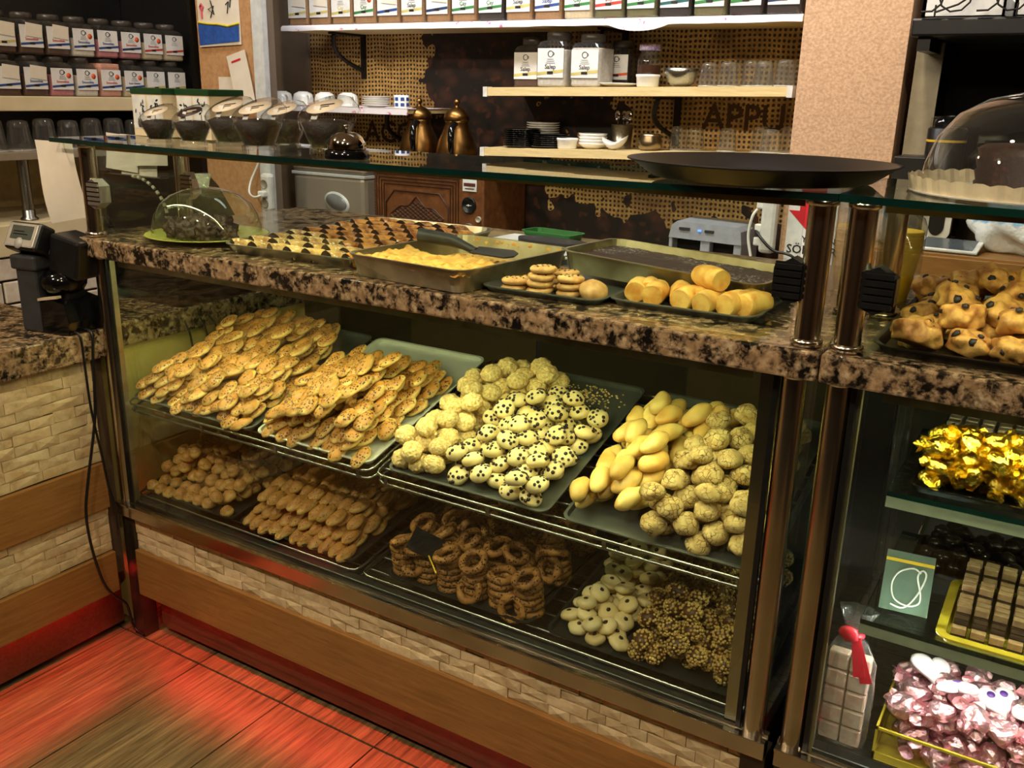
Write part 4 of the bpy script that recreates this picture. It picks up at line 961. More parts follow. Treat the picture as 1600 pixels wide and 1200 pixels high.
def jar(x, y, z, label, w_=.10, h=.14, powder='brown', stripe='blue', word='Smoothie', wcol=None, rz=0, fillh=.8, group=None, note=False, badge=False, slant=.10):
    c = thing('label_jar', label, 'jar', (x, y, z), group, R_(rz)); k = (w_, h)
    P = lambda nm, key, fn, mat, par=c: obj(nm, jm((nm, key), lambda: fn().mesh(nm, mat)), None, par)
    P('jar_body', k, lambda: rlathe([(w_*.94,w_*.94,.012,.0004),(w_,w_,.014,.006),(w_,w_,.014,h*.74),(w_*.9,w_*.9,.02,h*.82),(w_*.66,w_*.66,w_*.32,h*.86)]), JARP)
    P('contents', (k, powder, fillh), lambda: rlathe([(w_*.90,w_*.90,.012,.002),(w_*.955,w_*.955,.012,.007),(w_*.955,w_*.955,.012,h*.74*fillh),(w_*.9,w_*.9,.012,h*.75*fillh)]), plain('powder_'+powder.replace(' ', '_'), POW[powder], .8, 0, None, 90, .2))
    P('lid', k, lambda: MB().lathe([(w_*.36,h*.855),(w_*.375,h*.86),(w_*.375,h*.975),(w_*.34,h),(0,h)], 20), LIDP)
    f = -w_/2-.0006
    lb = P('label', k, lambda: MB().box((-w_*.44,f-.0007,h*.17),(w_*.44,f,h*.70)), LABEL)
    def st():
        m = MB(); a, b = w_*.44, h*.055; m.add([(-a,f-.0012,h*.24-a*slant),(a,f-.0012,h*.24+a*slant),(a,f-.0012,h*.24+a*slant+b),(-a,f-.0012,h*.24-a*slant+b)], [(0,1,2,3)]); return m
    P('stripe', (k, stripe), st, plain('stripe_'+stripe, COLS[stripe], .6), lb)
    P('tag', k, lambda: MB().box((-w_*.10,f-.0016,h*.235),(w_*.10,f-.0012,h*.285)), INK, lb)
    def logo():
        m = MB(); zc = h*.60
        m.tube([(w_*.085*math.cos(a), f-.0012, zc+w_*.085*math.sin(a)) for a in [q*math.pi/7 for q in range(14)]], .0012, 4, closed=True)
        m.tube([(w_*.08+w_*.04*math.cos(a), f-.0012, zc+w_*.04*math.sin(a)) for a in [q*math.pi/4-1.2 for q in range(5)]], .0010, 4)
        for q in range(3): m.box((-w_*(.11+.02*q),f-.0014,h*(.50-.035*q)),(w_*(.10+.03*q),f-.0010,h*(.507-.035*q)))
        return m
    P('printed_logo', k, logo, INK, lb)
    if word:
        tm = plain('word_'+(wcol or 'ink'), COLS.get(wcol, (40,40,46)), .6)
        t = obj('printed_word', text_mesh(word, h*(.115 if len(word) < 7 else .09 if len(word) < 10 else .065), tm), None, lb); t.matrix_basis = TR(0, f-.0011, h*.365, 0, 90)
    if badge: P('badge', k, lambda: MB().lathe([(w_*.10,0),(w_*.10,.0004),(0,.0005)], 14, mat=TR(w_*.27, f-.0009, h*.52, 0, 90)), plain('stripe_orange', COLS['orange'], .6), lb)
    if note:
        n_ = P('paper_note', k, lambda: MB().box((-w_*.30,f-.0030,h*.42),(w_*.34,f-.0022,h*.74), mat=TR(0,0,0,0,0,6)), PAPER)
    return c
Jt = [('tan','yellow','',True,'ink'),('tan','yellow','',True,'ink'),('tan','yellow','Çay',False,'yellow'),('tan','green','Çay',False,'green'),('tan','blue','',True,'ink'),('tan','yellow','Salep',False,'ink'),('tan','navy','',True,'ink'),
      ('tan','green','Çay',False,'green'),('dark tea','green','Çay',False,'green'),('tan','yellow','Salep',False,'ink'),('tan','blue','Salep',False,'blue'),('cream','green','Çay',False,'green'),('green tea','red','Çay',False,'red'),('green tea','green','Çay',False,'green'),
      ('dark tea','teal','Çay',False,'teal'),('green tea','green','Çay',False,'green'),('dark tea','green','Çay',False,'green'),('dark tea','navy','Çay',False,'navy')]
for i, (p, s_, wd, nt, wc) in enumerate(Jt):
    jar(-2.735+i*.1115, 1.535, 1.6632, f'{ORD[i]} jar from the left on the cloth-covered shelf, {p} contents, {s_} stripe', .104, .16, p, s_, wd, wc, 0, .95, 'jars on the cloth-covered shelf', nt, i == 3)
jar(-1.735, 1.60, sz2(-1.735), 'dim salep jar set back at the left end of the middle shelf', .105, .165, 'brown', 'yellow', 'Salep', 'ink', 0, .3, 'salep jars on the middle shelf')
jar(-1.595, 1.53, sz2(-1.595), 'salep jar full of white powder with a rounded top, left of two', .112, .175, 'white', 'yellow', 'Salep', 'ink', 0, .9, 'salep jars on the middle shelf')
jar(-1.470, 1.535, sz2(-1.470), 'salep jar full of white powder beside the honey jar, right of two', .112, .165, 'white', 'yellow', 'Salep', 'ink', 0, .98, 'salep jars on the middle shelf')
jar(-1.415, 1.65, sz2(-1.415), 'dark jar with an orange stripe standing behind the right salep jar', .095, .15, 'dark', 'orange', '', 'ink', 0, .9, 'salep jars on the middle shelf')
hj = thing('honey_jar', 'brown-filled glass jar with a purple checked lid on the middle shelf', 'jar', (-1.300,1.61,sz2(-1.30)))
obj('jar_body', MB().lathe_open([(0,.001),(.036,.001),(.040,.008),(.040,.08),(.036,.095),(.028,.105),(.028,.118)], 20), GTUMB, hj, local=True)
obj('contents', MB().lathe([(.035,.003),(.038,.009),(.038,.07),(0,.071)], 20), plain('honey_brown', (96,48,22), .3), hj, local=True)
obj('lid', MB().lathe([(.034,.115),(.035,.116),(.035,.131),(.031,.134),(0,.134)], 20, wav=lambda k, a: .02*math.sin(14*a)), plain('purple_check_lid', (150,120,190), .6, 0, (226,220,232), 120), hj, local=True)
o = obj('plate', MB().lathe([(0,0),(.03,0),(.055,.006),(.068,.011),(.068,.013),(.054,.009),(0,.004)], 32), WHITE); o.location = (-1.375,1.54,sz2(-1.375)+.0003); tag(o, 'small white plate in front of the honey jar on the middle shelf', 'plate')
def ramekin(x, y, z, r, h, label):
    o = obj('ramekin', MB().lathe([(0,0),(r*.86,0),(r*.92,.003),(r*.97,h*.75),(r*1.02,h*.82),(r*1.02,h),(r*.95,h),(r*.86,.005),(0,.005)], 28), WHITE); o.location = (x, y, z+.0003); return tag(o, label, 'bowl')
ramekin(-1.262,1.52,sz2(-1.262),.038,.038,'white ramekin between the small plate and the steel bowl')
def bowl(x, y, z, r, h, mat, label, name='bowl'):
    o = obj(name, MB().lathe([(0,0),(r*.45,0),(r*.78,h*.3),(r*.97,h*.75),(r,h),(r*.97,h),(r*.94,h*.76),(r*.74,h*.33),(r*.43,.004),(0,.004)], 32), mat); o.location = (x, y, z+.0003); return tag(o, label, 'bowl')
bowl(-1.158,1.54,sz2(-1.158),.055,.056,SHEET,'round brushed steel bowl on the middle shelf')
def tumbler():
    m = MB(); m.lathe_open([(.030,.0005),(.029,.02),(.025,.055),(.024,.066),(.020,.072),(.012,.074),(0,.074)], 18); return m
TUM = tumbler().mesh('tea_glass', GTUMB)
RIMS = MB().lathe_open([(.030,.0003),(.0312,.002),(.030,.004)], 18).mesh('glass_rim', glassy('rim_glass', (.9,.92,.92), 1.8, .02, .35))
def glasses(pts, zf, label, group, k=1.0, rz=0):
    for j, (x, y) in enumerate(sorted(pts)):
        o = bpy.data.objects.new('tea_glass', TUM); COL.objects.link(o); o.location = (x, y, zf(x)+.0003); o.scale = (k,k,k*rnd.uniform(.95,1.05)); tag(o, label.replace('{n}', ORD[j]), 'glass', group)
        r2 = bpy.data.objects.new('rim', RIMS); COL.objects.link(r2); r2.parent = o
glasses([(-1.06,1.52),(-1.00,1.60),(-0.995,1.51),(-.935,1.55),(-.925,1.64),(-.885,1.51),(-.86,1.59),(-.825,1.52),(-.81,1.63)], sz2, 'clear upturned tea glass on the middle shelf, {n} from the left', 'tea glasses on the middle shelf')
glasses([(-1.175,1.60),(-1.125,1.62),(-1.0,1.57),(-.90,1.59),(-.85,1.53),(-.815,1.60)], sz3, 'dim clear upturned glass on the lower birch shelf, {n} from the left', 'glasses on the lower shelf')
PL = MB().lathe([(0,0),(.045,0),(.066,.006),(.068,.009),(.064,.009),(.044,.004),(0,.004)], 28)
plb, plw = PL.mesh('plate', BLACKG), PL.mesh('plate', WHITE)
for k in range(9):
    for (x, y) in ((-1.745,1.55),(-1.63,1.55)):
        if x > -1.7 and k > 6: continue
        o = bpy.data.objects.new('black_plate', plb); COL.objects.link(o); o.location = (x, y, sz3(x)+.0004+k*.0068); o.rotation_euler = (0,0,k); tag(o, 'black plate in the '+('left' if x < -1.7 else 'right')+' black stack on the lower shelf, '+ORD[k]+' from the bottom', 'plate', 'black plates '+('left' if x < -1.7 else 'right')+' stack')
for k in range(5):
    o = bpy.data.objects.new('white_plate', plw); COL.objects.link(o); o.location = (-1.725,1.665,sz3(-1.725)+.045+k*.008-.0+.0); o.scale = (.9,.9,.9); tag(o, 'white plate in the stack behind the black plates, '+ORD[k]+' from the bottom', 'plate', 'white plates behind')
o = obj('plate_riser', MB().lathe([(.05,0),(.05,.044),(0,.0445)], 20), BLACK); o.location = (-1.725,1.665,sz3(-1.725)+.0003); tag(o, 'dark stand under the white plates at the back', 'stand')
ramekin(-1.545,1.52,sz3(-1.545),.036,.036,'white ramekin at the left of the small bowls on the lower shelf')
SB = MB().lathe([(0,0),(.026,0),(.046,.014),(.049,.021),(.046,.021),(.024,.004),(0,.004)], 28).mesh('small_bowl', WHITE)
for k in range(4):
    o = bpy.data.objects.new('small_bowl', SB); COL.objects.link(o); o.location = (-1.463,1.55,sz3(-1.463)+.0004+k*.010); tag(o, 'small white bowl, '+['lowest','second','third','topmost'][k]+' of the stack on the lower shelf', 'bowl', 'stacked small white bowls')
m = MB(); vs = []
for k in range(9):
    t = k/8; a = math.pi*t
    for q in range(12):
        b = 2*math.pi*q/12; vs.append(((-.048+.096*t), .030*math.sin(a)**.5*math.cos(b)*1.0+.0, .022+.022*(abs(t-.45)*1.6)**2*1.6+.022*math.sin(a)**.6*(math.sin(b) if math.sin(b) < 0 else .12*math.sin(b))))
m.add(vs, [(k*12+q, k*12+(q+1) % 12, (k+1)*12+(q+1) % 12, (k+1)*12+q) for k in range(8) for q in range(12)], 0, True); o = obj('sauce_boat', m, WHITE); o.location = (-1.362,1.51,sz3(-1.362)+.0003); tag(o, 'white boat-shaped sauce bowl with a raised lip on the lower shelf', 'bowl')
cu = thing('cutlery_cup', 'steel beaker of spoons on the lower shelf', 'beaker', (-1.385,1.61,sz3(-1.385)))
obj('beaker', MB().lathe([(.034,0.0003),(.037,.08),(.035,.08),(.032,.004),(0,.004)], 24), SHEET, cu, local=True)
for dx, dy, a in ((-.014,0,-9),(.012,.004,8),(0,.012,2),(.02,-.008,14)):
    obj('spoon', MB().tube([(dx*.6,dy,.006),(dx*1.2,dy,.09)], .0022, 6).blob(.011,.004,.017, sub=2, c=(dx*1.4,dy,.108)), CHROME, cu, local=True)
o = obj('metal_pot', MB().lathe([(0,0),(.030,0),(.039,.012),(.040,.030),(.033,.045),(.033,.052),(.031,.052),(.030,.046),(0,.01)], 28), plain('pewter_pot', (150,132,104), .3, 1.0)); o.location = (-1.245,1.53,sz3(-1.245)+.0003); tag(o, 'small round pewter pot on the lower shelf', 'pot')
# cups
def cup(x, y, z, label, rz=-20):
    c = thing('coffee_cup', label, 'cup', (x, y, z), 'white coffee cups', R_(rz))
    obj('bowl', MB().lathe([(.042,0.0004),(.041,.004),(.040,.026),(.036,.040),(.025,.047),(.021,.047),(.020,.050),(0,.050)], 26), WHITE, c, local=True)
    obj('handle', MB().tube([(.039,0,.036),(.052,0,.036),(.058,0,.026),(.052,0,.014),(.040,0,.010)], .0042, 8), WHITE, c, local=True); return c
for k, x in enumerate((-2.83,-2.715,-2.60,-2.485)): cup(x, 1.475, 1.3685, 'white cup upside down, '+['leftmost','second','third','rightmost'][k]+' in the row on the short shelf')
SAU = MB().lathe([(0,0),(.03,0),(.054,.008),(.055,.010),(.03,.004),(0,.004)], 26).mesh('saucer', WHITE)
for k in range(5):
    o = bpy.data.objects.new('saucer', SAU); COL.objects.link(o); o.location = (-2.355,1.49,1.3688+k*.0075); tag(o, 'white saucer in the stack right of the cups, '+ORD[k]+' from the bottom', 'saucer', 'saucers on the short shelf')
bx = thing('sugar_mug', 'white mug with a blue tile pattern at the right end of the short shelf', 'mug', (-2.235,1.49,1.3686))
obj('mug', MB().lathe([(.028,.0002),(.028,.046),(.026,.046),(.025,.003),(0,.003)], 24), WHITE, bx, local=True)
m = MB()
for k in range(8):
    a = k*math.pi/4
    for zz in (.012,.032): m.box((-.007,-.0288,-.006),(.007,-.0282,.006), mat=TR(0,0,zz,math.degrees(a)) )
obj('blue_pattern', m, plain('stripe_blue', COLS['blue'], .6), bx, local=True)
# printed lettering on the mural
BRN = plain('mural_letter_brown', (74,42,22), .6, 0, (56,30,16), 60)
for (body, x, z, h_) in (('ACC', -2.50, 1.262, .12), ('APPU', -1.010, 1.365, .118)):
    m_ = text_mesh(body, h_, BRN, ext=.0003); o = obj('mural_lettering', m_, None); o.matrix_world = TR(x, 1.7385, z, 0, 90); tag(o, f'dark brown capital letters {body} printed on the burlap mural', 'lettering')

# ------------------------------------------------------------------ back counter with machines
bc = thing('back_counter', 'dark counter along the back wall carrying the machines', 'counter', (-1.7,1.5,0))
obj('carcass', MB().box((-3.10,1.28,0),(-0.80,1.738,.81)), DGREY, bc); obj('granite_top', MB().box((-3.12,1.27,.811),(-0.79,1.738,.845), bev=.003), GRANITE, bc)
ic = thing('ice_maker', 'grey steel countertop ice maker with an oval control panel', 'machine', (-2.515,1.52,.846))
MACH = plain('machine_steel', (156,144,128), .40, .35, (142,130,114), 4); 
obj('body', MB().box((-.185,-.14,0),(.185,.14,.27), bev=.02), MACH, ic, local=True)
obj('lid', MB().box((-.186,-.141,.272),(.186,.14,.315), bev=.015), MACH, ic, local=True)
obj('seam', MB().box((-.187,-.142,.262),(.187,.138,.274), bev=.002), plain('pale_seam', (190,190,186), .4), ic, local=True)
obj('control_panel', MB().lathe([(.064,0),(.062,.004),(0,.0045)], 32, mat=TR(.045,-.1405,.165,0,90) @ Matrix.Rotation(R_(-14),4,'Z') @ Matrix.Diagonal((1,.62,1,1))), plain('panel_light', (200,200,194), .3), ic, local=True)
obj('panel_face', MB().lathe([(.054,0.004),(.053,.0055),(0,.0055)], 32, mat=TR(.045,-.1405,.167,0,90) @ Matrix.Rotation(R_(-14),4,'Z') @ Matrix.Diagonal((1,.55,1,1))), plain('panel_grey', (120,120,118), .3), ic, local=True)
rd = thing('roasting_box', 'brown tooled leather box machine with a gauge and knobs under the brass pots', 'machine', (-2.085,1.53,.846))
obj('body', MB().box((-.255,-.09,0),(.255,.20,.31), bev=.006), LEATHER, rd, local=True)
obj('top_edge', MB().box((-.258,-.094,.296),(.258,-.05,.314), bev=.003), BRASS, rd, local=True)
m = MB()
for k in range(4):
    e = .012*k
    for a, b in (((-.235+e,.285-e),(.145-e,.285-e)),((-.235+e,.02+e),(-.235+e,.285-e)),((.145-e,.02+e),(.145-e,.285-e))): m.tube([(a[0],-.0915,a[1]),(b[0],-.0915,b[1])], .0022, 5)
for k in range(38): m.blob(.0028,.0028,.0028, sub=1, c=(-.238+k*.0105,-.091,.288)); 
for k in range(24): m.blob(.0028,.0028,.0028, sub=1, c=(-.243,-.091,.02+k*.011))
lens = lambda x: .062*max(0.0, 1-abs(x)/.125)**.8*(1+.18*math.cos(x*75))
for sg_ in (-1, 1): m.tube([(-.045+x, -.0915, .135+sg_*lens(x)) for x in [-.125+.25*q/30 for q in range(31)]], .0026, 5)
for q in range(-5, 6):
    for sg_ in (-1, 1):
        seg = [(x, (x-q*.024)*sg_*.62) for x in [q*.024+.012*t for t in range(-7, 8)]]; seg = [(x, z) for x, z in seg if abs(z) < lens(x) and abs(x) < .12]
        if len(seg) > 1: m.tube([(-.045+x, -.0915, .135+z) for x, z in seg], .0018, 5)
m.tube([(-.19,-.0915,.10),(-.19,-.0915,.18),(-.15,-.0915,.225),(.06,-.0915,.225),(.10,-.0915,.18),(.10,-.0915,.10)], .003, 6)
obj('tooling', m, plain('dark_leather_relief', (62,34,18), .35), rd, local=True)
obj('maker_plate', MB().box((.165,-.0935,.245),(.225,-.091,.288)), SIGNW, rd, local=True)['label'] = 'small white maker plate'
obj('maker_print', MB().box((.17,-.0942,.262),(.22,-.0936,.274)).box((.175,-.0942,.252),(.215,-.0936,.256)), plain('dark_red_ink', (92,40,34), .6), rd, local=True)
def dial(x, z, r, mat, par, nm): return obj(nm, MB().lathe([(r,0),(r,.006),(r*.86,.009),(r*.84,.006),(0,.006)], 28, mat=TR(x,-.0905,z,0,90)), mat, par, local=True)
dial(.193,.195,.030,BLACK,rd,'gauge'); dial(.193,.105,.026,plain('grey_knob',(110,106,100),.4),rd,'knob'); dial(.235,.148,.011,plain('pale_knob',(190,180,164),.4),rd,'knob')
obj('gauge_needle', MB().box((.185,-.0975,.1945),(.206,-.0968,.1965), mat=None).lathe([(.004,0),(0,.002)], 10, mat=TR(.193,-.097,.195,0,90)), SIGNW, rd, local=True)
def pot(x, label):
    c = thing('brass_pot', label, 'pot', (x,1.52,1.1615), 'brass pots on the leather box')
    obj('body', MB().lathe([(.050,0.0),(.060,.004),(.074,.03),(.077,.055),(.066,.10),(.048,.140),(.042,.160),(.044,.168),(.040,.170),(0,.170)], 36), BRASS, c, local=True)
    obj('lid', MB().lathe([(.046,.170),(.048,.175),(.045,.190),(.032,.206),(.014,.214),(.007,.218),(.007,.224),(.012,.230),(.011,.238),(.005,.244),(0,.246)], 30), BRASS, c, local=True)
    obj('handle', MB().tube([(.022,-.036,.158),(.034,-.070,.160),(.042,-.094,.140),(.045,-.102,.105),(.042,-.096,.070),(.034,-.078,.055)], [.008,.011,.012,.012,.010,.007], 10), BLACKG, c, local=True); return c
pot(-2.175, 'brass pot with a black handle and domed lid, left of the pair'); pot(-2.005, 'brass pot with a black handle and domed lid, right of the pair')
cm = thing('coffee_machine', 'silver twin coffee machine with dark bays on the back counter', 'machine', (-1.005,1.52,.846))
SILV = plain('silver_plastic', (176,180,190), .35, .2)
obj('hood', MB().prism([(-.12,.155),(-.112,.195),(-.095,.208),(.10,.203),(.115,.190),(.12,.150)], -.07, .10), SILV, cm, local=True)
obj('column', MB().box((-.014,-.066,0),(.018,-.03,.156), bev=.003), SILV, cm, local=True); obj('side_panel', MB().box((.095,-.066,0),(.12,.10,.152), bev=.003), SILV, cm, local=True); obj('side_panel', MB().box((-.12,-.066,0),(-.108,.10,.156), bev=.003), SILV, cm, local=True)
obj('dark_bay', MB().box((-.108,-.02,0),(.095,.10,.155)), BLACK, cm, local=True)
m = MB(); m.box((-.085,-.074,.182),(-.05,-.070,.190)).box((.0,-.074,.180),(.03,-.070,.188)); obj('buttons', m, DGREY, cm, local=True)
obj('lamp', MB().box((-.022,-.0745,.181),(-.012,-.070,.187)), emit('blue_lamp', (.1,.25,1.0), 2.0), cm, local=True)
# power strips, sign
def strip(x, y, z0, z1, label, sockets, rz=0, w_=.024):
    c = thing('power_strip', label, 'power strip', (x, y, z0), None, R_(rz)); h = z1-z0
    obj('housing', MB().box((-w_,-.02,0),(w_,.015,h), bev=.012), plain('white_plastic', (220,218,212), .4), c, local=True)
    for zz in sockets: obj('socket', MB().lathe([(.017,0),(.018,.002),(.015,.002),(.014,.0005),(0,.0005)], 20, mat=TR(0,-.0205,h*zz,0,90)), plain('socket_grey', (150,140,124), .5), c, local=True)
    return c
ps = strip(-2.622,1.172,.985,1.125,'white power strip with a plug hanging on the partition edge',(.22,.72))
obj('plug', MB().box((-.014,-.045,.055),(.018,-.021,.078), bev=.006), WHITE, ps, local=True)
tag(obj('mains_cable', MB().tube(smooth_path([(-2.615,1.135,1.05),(-2.64,1.12,1.04),(-2.70,1.15,1.05),(-2.715,1.175,1.09),(-2.69,1.19,1.15),(-2.66,1.185,1.20),(-2.66,1.185,1.24)]), .0042, 8), WHITE), 'white power cord looping left of the power strip on the partition', 'cord')
ps2 = strip(-.800,1.435,.985,1.185,'white power strip with side plugs left of the red arrow sign',())
for k, zz in enumerate((.13,.06,.02)): obj('plug', MB().box((-.042,-.012,zz),(-.020,.008,zz+.026), bev=.005), WHITE, ps2, local=True)
tag(obj('mains_cable', MB().tube(smooth_path([(-.838,1.43,1.115),(-.850,1.42,1.09),(-.856,1.42,1.03),(-.84,1.42,.96),(-.82,1.42,.86)]), .0045, 8), WHITE), 'white power cord hanging from the strip beside the sign', 'cord')
tag(obj('mains_cable', MB().tube(smooth_path([(-.838,1.428,1.052),(-.81,1.405,1.03),(-.77,1.40,1.0),(-.70,1.40,.98),(-.62,1.42,.86)]), .0045, 8), BLACK), 'black power cord crossing below the white strip', 'cord')
sg = thing('wall_sign', 'white fire extinguisher sign with a red down arrow on the pillar', 'sign', (-.655,1.4585,1.062))
obj('panel', MB().box((-.098,-.004,-.17),(.046,0,.17), bev=.001), SIGNW, sg, local=True)
obj('red_arrow', MB().prism([(-.064,.165),(.008,.165),(.008,.055),(.040,.055),(-.028,-.01),(-.096,.055),(-.064,.055)], -.0055, -.0042), SIGNRED, sg, local=True)
for body, z, s_, xo in (('YANGIN', -.028, .026, -.050), ('SÖNDÜR', -.060, .036, -.092)):
    t = obj('printed_word', text_mesh(body, s_, INK, 'LEFT', .0003), None, sg); t.matrix_basis = TR(xo,-.0048,z,0,90)
# papers on the cork board
def paper(name, label, x0, x1, z0, z1, y, rot=0, cat='paper', mat=None, w0=None):
    c = thing(name, label, cat, ((x0+x1)/2, y, z0)); n = 6; m = MB(); vs = []
    for k in range(n+1):
        t = k/n; z = (z1-z0)*t; bow = -.008*(1-t)**2-.001
        vs += [((x0-x1)/2, bow, z), ((x1-x0)/2, bow*.6, z), ((x1-x0)/2, bow*.6+.0008, z), ((x0-x1)/2, bow+.0008, z)]
    m.add(vs, [(4*k+q, 4*k+(q+1) % 4, 4*k+4+(q+1) % 4, 4*k+4+q) for k in range(n) for q in range(4)]+[(0,1,2,3),(4*n+3,4*n+2,4*n+1,4*n)]); obj('sheet', m, mat or PAPER, c, local=True); c.rotation_euler[1] = R_(rot); return c
d = paper('drawing', "child's drawing with a blue sea, pinned on the cork board", -2.965,-2.745,1.575,1.86,1.2035,-2,'drawing')
DB = plain('crayon_blue', (36,86,170), .7, 0, (28,66,140), 60); DY_ = plain('crayon_yellow', (226,206,60), .7); DR = plain('crayon_red', (206,84,96), .7)
obj('blue_sea', MB().prism([(-.108,.005),(.104,.012),(.108,.066),(.05,.060),(0,.070),(-.06,.074),(-.108,.083)], -.0100, -.0094), DB, d, local=True)
obj('yellow_line', MB().tube([(-.108,-.0085,.088),(-.06,-.0085,.080),(0,-.0085,.075),(.05,-.0080,.066),(.108,-.0080,.073)], .004, 5), DY_, d, local=True)
obj('red_figure', MB().tube([(-.085,-.0075,.10),(-.085,-.0075,.125),(-.094,-.007,.14),(-.085,-.007,.150),(-.076,-.007,.14),(-.085,-.0075,.125)], .004, 5), DR, d, local=True)
m = MB()
for pts in ([(-.04,.10),(-.02,.14),(-.05,.13),(-.02,.11),(-.035,.16)],[(.05,.11),(.06,.15),(.045,.14)],[(.065,.13),(.075,.17),(.06,.165)],[(.075,.16),(.085,.2),(.07,.2)]): m.tube([(a,-.006,b) for a, b in pts], .0022, 5)
m.tube([(-.09+.012*k,-.0035,.215+.012*math.sin(k*1.3)) for k in range(9)], .0022, 5); obj('scribbles', m, INK, d, local=True)
paper('note_paper', 'plain pale note pinned low on the cork board', -2.885,-2.790,1.27,1.465,1.2035,0)
np_ = paper('note_paper', 'tilted paper slip with a red heading pinned over the white edge strip', -2.775,-2.675,1.36,1.555,1.1915,-14)
obj('red_heading', MB().box((-.03,-.0022,.165),(.02,-.0015,.172)), SIGNRED, np_, local=True)

# ------------------------------------------------------------------ left jar shelves
ls = thing('jar_shelving', 'cream shelving along the left wall with two rows of jars', 'shelving', (-3.42,.6,0))
obj('shelf_board', MB().box((-3.64,-.45,1.333),(-3.20,1.36,1.383), bev=.003), CREAM, ls)
obj('shelf_board', MB().box((-3.64,-.45,1.170),(-3.18,1.36,1.197), bev=.002), plain('grey_shelf', (150,136,116), .4), ls)
obj('counter_top', MB().box((-3.64,-.45,.845),(-3.172,1.20,.955), bev=.004), CREAM, ls)
pl = MB().tube([(-3.24,.60,.956),(-3.24,.60,1.169)], .019, 24).lathe([(.030,0),(.030,.006),(.022,.012),(.022,.034),(.0195,.036)], 24, (-3.24,.60,.956)); obj('pipe_leg', pl, SHEET, ls)
obj('end_panel', MB().box((-3.64,1.362,0),(-3.22,1.378,2.4)), BLACK, ls)
obj('back_board', MB().box((-3.645,-.45,.956),(-3.635,1.36,1.169)), plain('cream_back', (206,184,130), .6), ls)
obj('back_board', MB().box((-3.645,-.45,1.384),(-3.635,1.36,2.2)), BLACK, ls)
obj('back_board', MB().box((-3.645,-.45,1.198),(-3.635,1.36,1.332)), BLACK, ls)
bw = obj('brick_front', MB().box((-3.30,-.45,.30),(-3.19,1.2,.844)), TGROUT, ls)
BRW = plain('white_brick', (222,210,196), .6, 0, (200,184,166), 30, .15, vary=.06)
for r_ in range(6):
    zz = .842-.082*(r_+1); off = .0 if r_ % 2 else -.065
    for q in range(9):
        y0 = .05+q*.128+off
        obj('brick', MB().box((-3.192,y0+.004,zz+.004),(-3.176-rnd.uniform(0,.004),y0+.124,zz+.078), bev=.004), BRW, bw)
UP = [('brown','yellow','',True),('brown','blue','Smoothie',True),('brown','blue','Smoothie',True),('white','blue','Smoothie',False),('pink','blue','Smoothie',False),('pink','navy','Smoothie',False),('cream','red','Smoothie',False),('cream','red','',False)]
LO = [('brown','blue','',True),('brown','blue','Smoothie',True),('pink','blue','Smoothie',False),('white','blue','Smoothie',False),('peach','blue','Smoothie',False),('cream','blue','Sıcak Çikolata',False),('cream','yellow','',False),('dark','yellow','',False)]
for i in range(8):
    p, s_, wd, nt = LO[i]; jar(-3.262, .575+i*.1005, 1.3835, f'{ORD[i]} jar from the left, lower row of the left shelves, {p} powder', .095, .138, p, s_, wd, ('red','blue','red','blue')[i % 4], 90, .72 if p != 'peach' else 1.15, 'jars on the left shelves', nt, i in (2,3,4,5))
    p, s_, wd, nt = UP[i]; jar(-3.266, .580+i*.1005, 1.5225, f'{ORD[i]} jar from the left, upper row of the left shelves, {p} powder', .095, .138, p, s_, wd, ('blue','red','red','blue')[i % 4], 90, .62, 'jars on the left shelves', nt, i in (2,3,5,6))
for k in range(8): glasses([(-3.23-.0*(k % 2), .50+k*.095)], lambda x: 1.1972, f'dim tumbler upside down, {ORD[k]} from the left on the grey lower shelf', 'tumblers on the left lower shelf', 1.45)
o = obj('small_card', MB().box((-.001,-.055,0),(.001,.055,.085), mat=TR(-3.19,.80,.9556)), PAPER); tag(o, 'small white card behind the steel pipe on the cream counter', 'card')
# sheets and papers around the left end of the case
m = MB(); vs = []
for k in range(9):
    t = k/8
    for q in range(5):
        u = q/4; vs.append((-2.150+.145*u+.012*t*u+.03*t*(1-u), -.018-.012*math.sin(3*t+2*u)*t, 1.300-.195*t+.02*u*t*1.3))
m.add(vs, [(5*k+q, 5*k+q+1, 5*k+q+6, 5*k+q+5) for k in range(8) for q in range(4)], 0, True)
tag(obj('paper_sheet', m, PAPER), 'large curling white sheet hanging from the left end of the glass top', 'paper')
for k, (x0, x1, z0, y, r_) in enumerate(((-2.33,-2.20,1.205,.30,3),(-2.20,-2.07,1.225,.296,-3),(-2.275,-2.13,1.175,.305,1))):
    paper('paper_sheet', 'pale paper hanging behind the left glass guard, '+['leftmost','rightmost','lowest in the middle'][k], x0, x1, z0, 1.30, y, r_)
tl = thing('cash_register', 'black cash register with a painted dotted reflection behind the left end of the glass guard', 'cash register', (-2.21,.42,.8505))
obj('body', MB().prism([(-.15,0),(.15,0),(.15,.13),(.02,.30),(-.02,.33),(-.15,.33)], -.14, .14, axis='y'), BLACKG, tl, local=True)
obj('screen', MB().box((-.11,-.13,.20),(.13,-.142,.345), bev=.006), BLACK, tl, local=True)
m = MB()
for k in range(10): m.tube([(.02+.13*math.sin(k*.16), -.15, .345-.11*(1-math.cos(k*.16))),(.02+.13*math.sin(k*.16+.08), -.15, .345-.11*(1-math.cos(k*.16+.08)))], .0045, 8)
obj('dotted_reflection', m, plain('pale_reflection', (190,186,160), .5), tl, local=True)  # dotted reflection on the black register, modelled as an arc of pale dashes
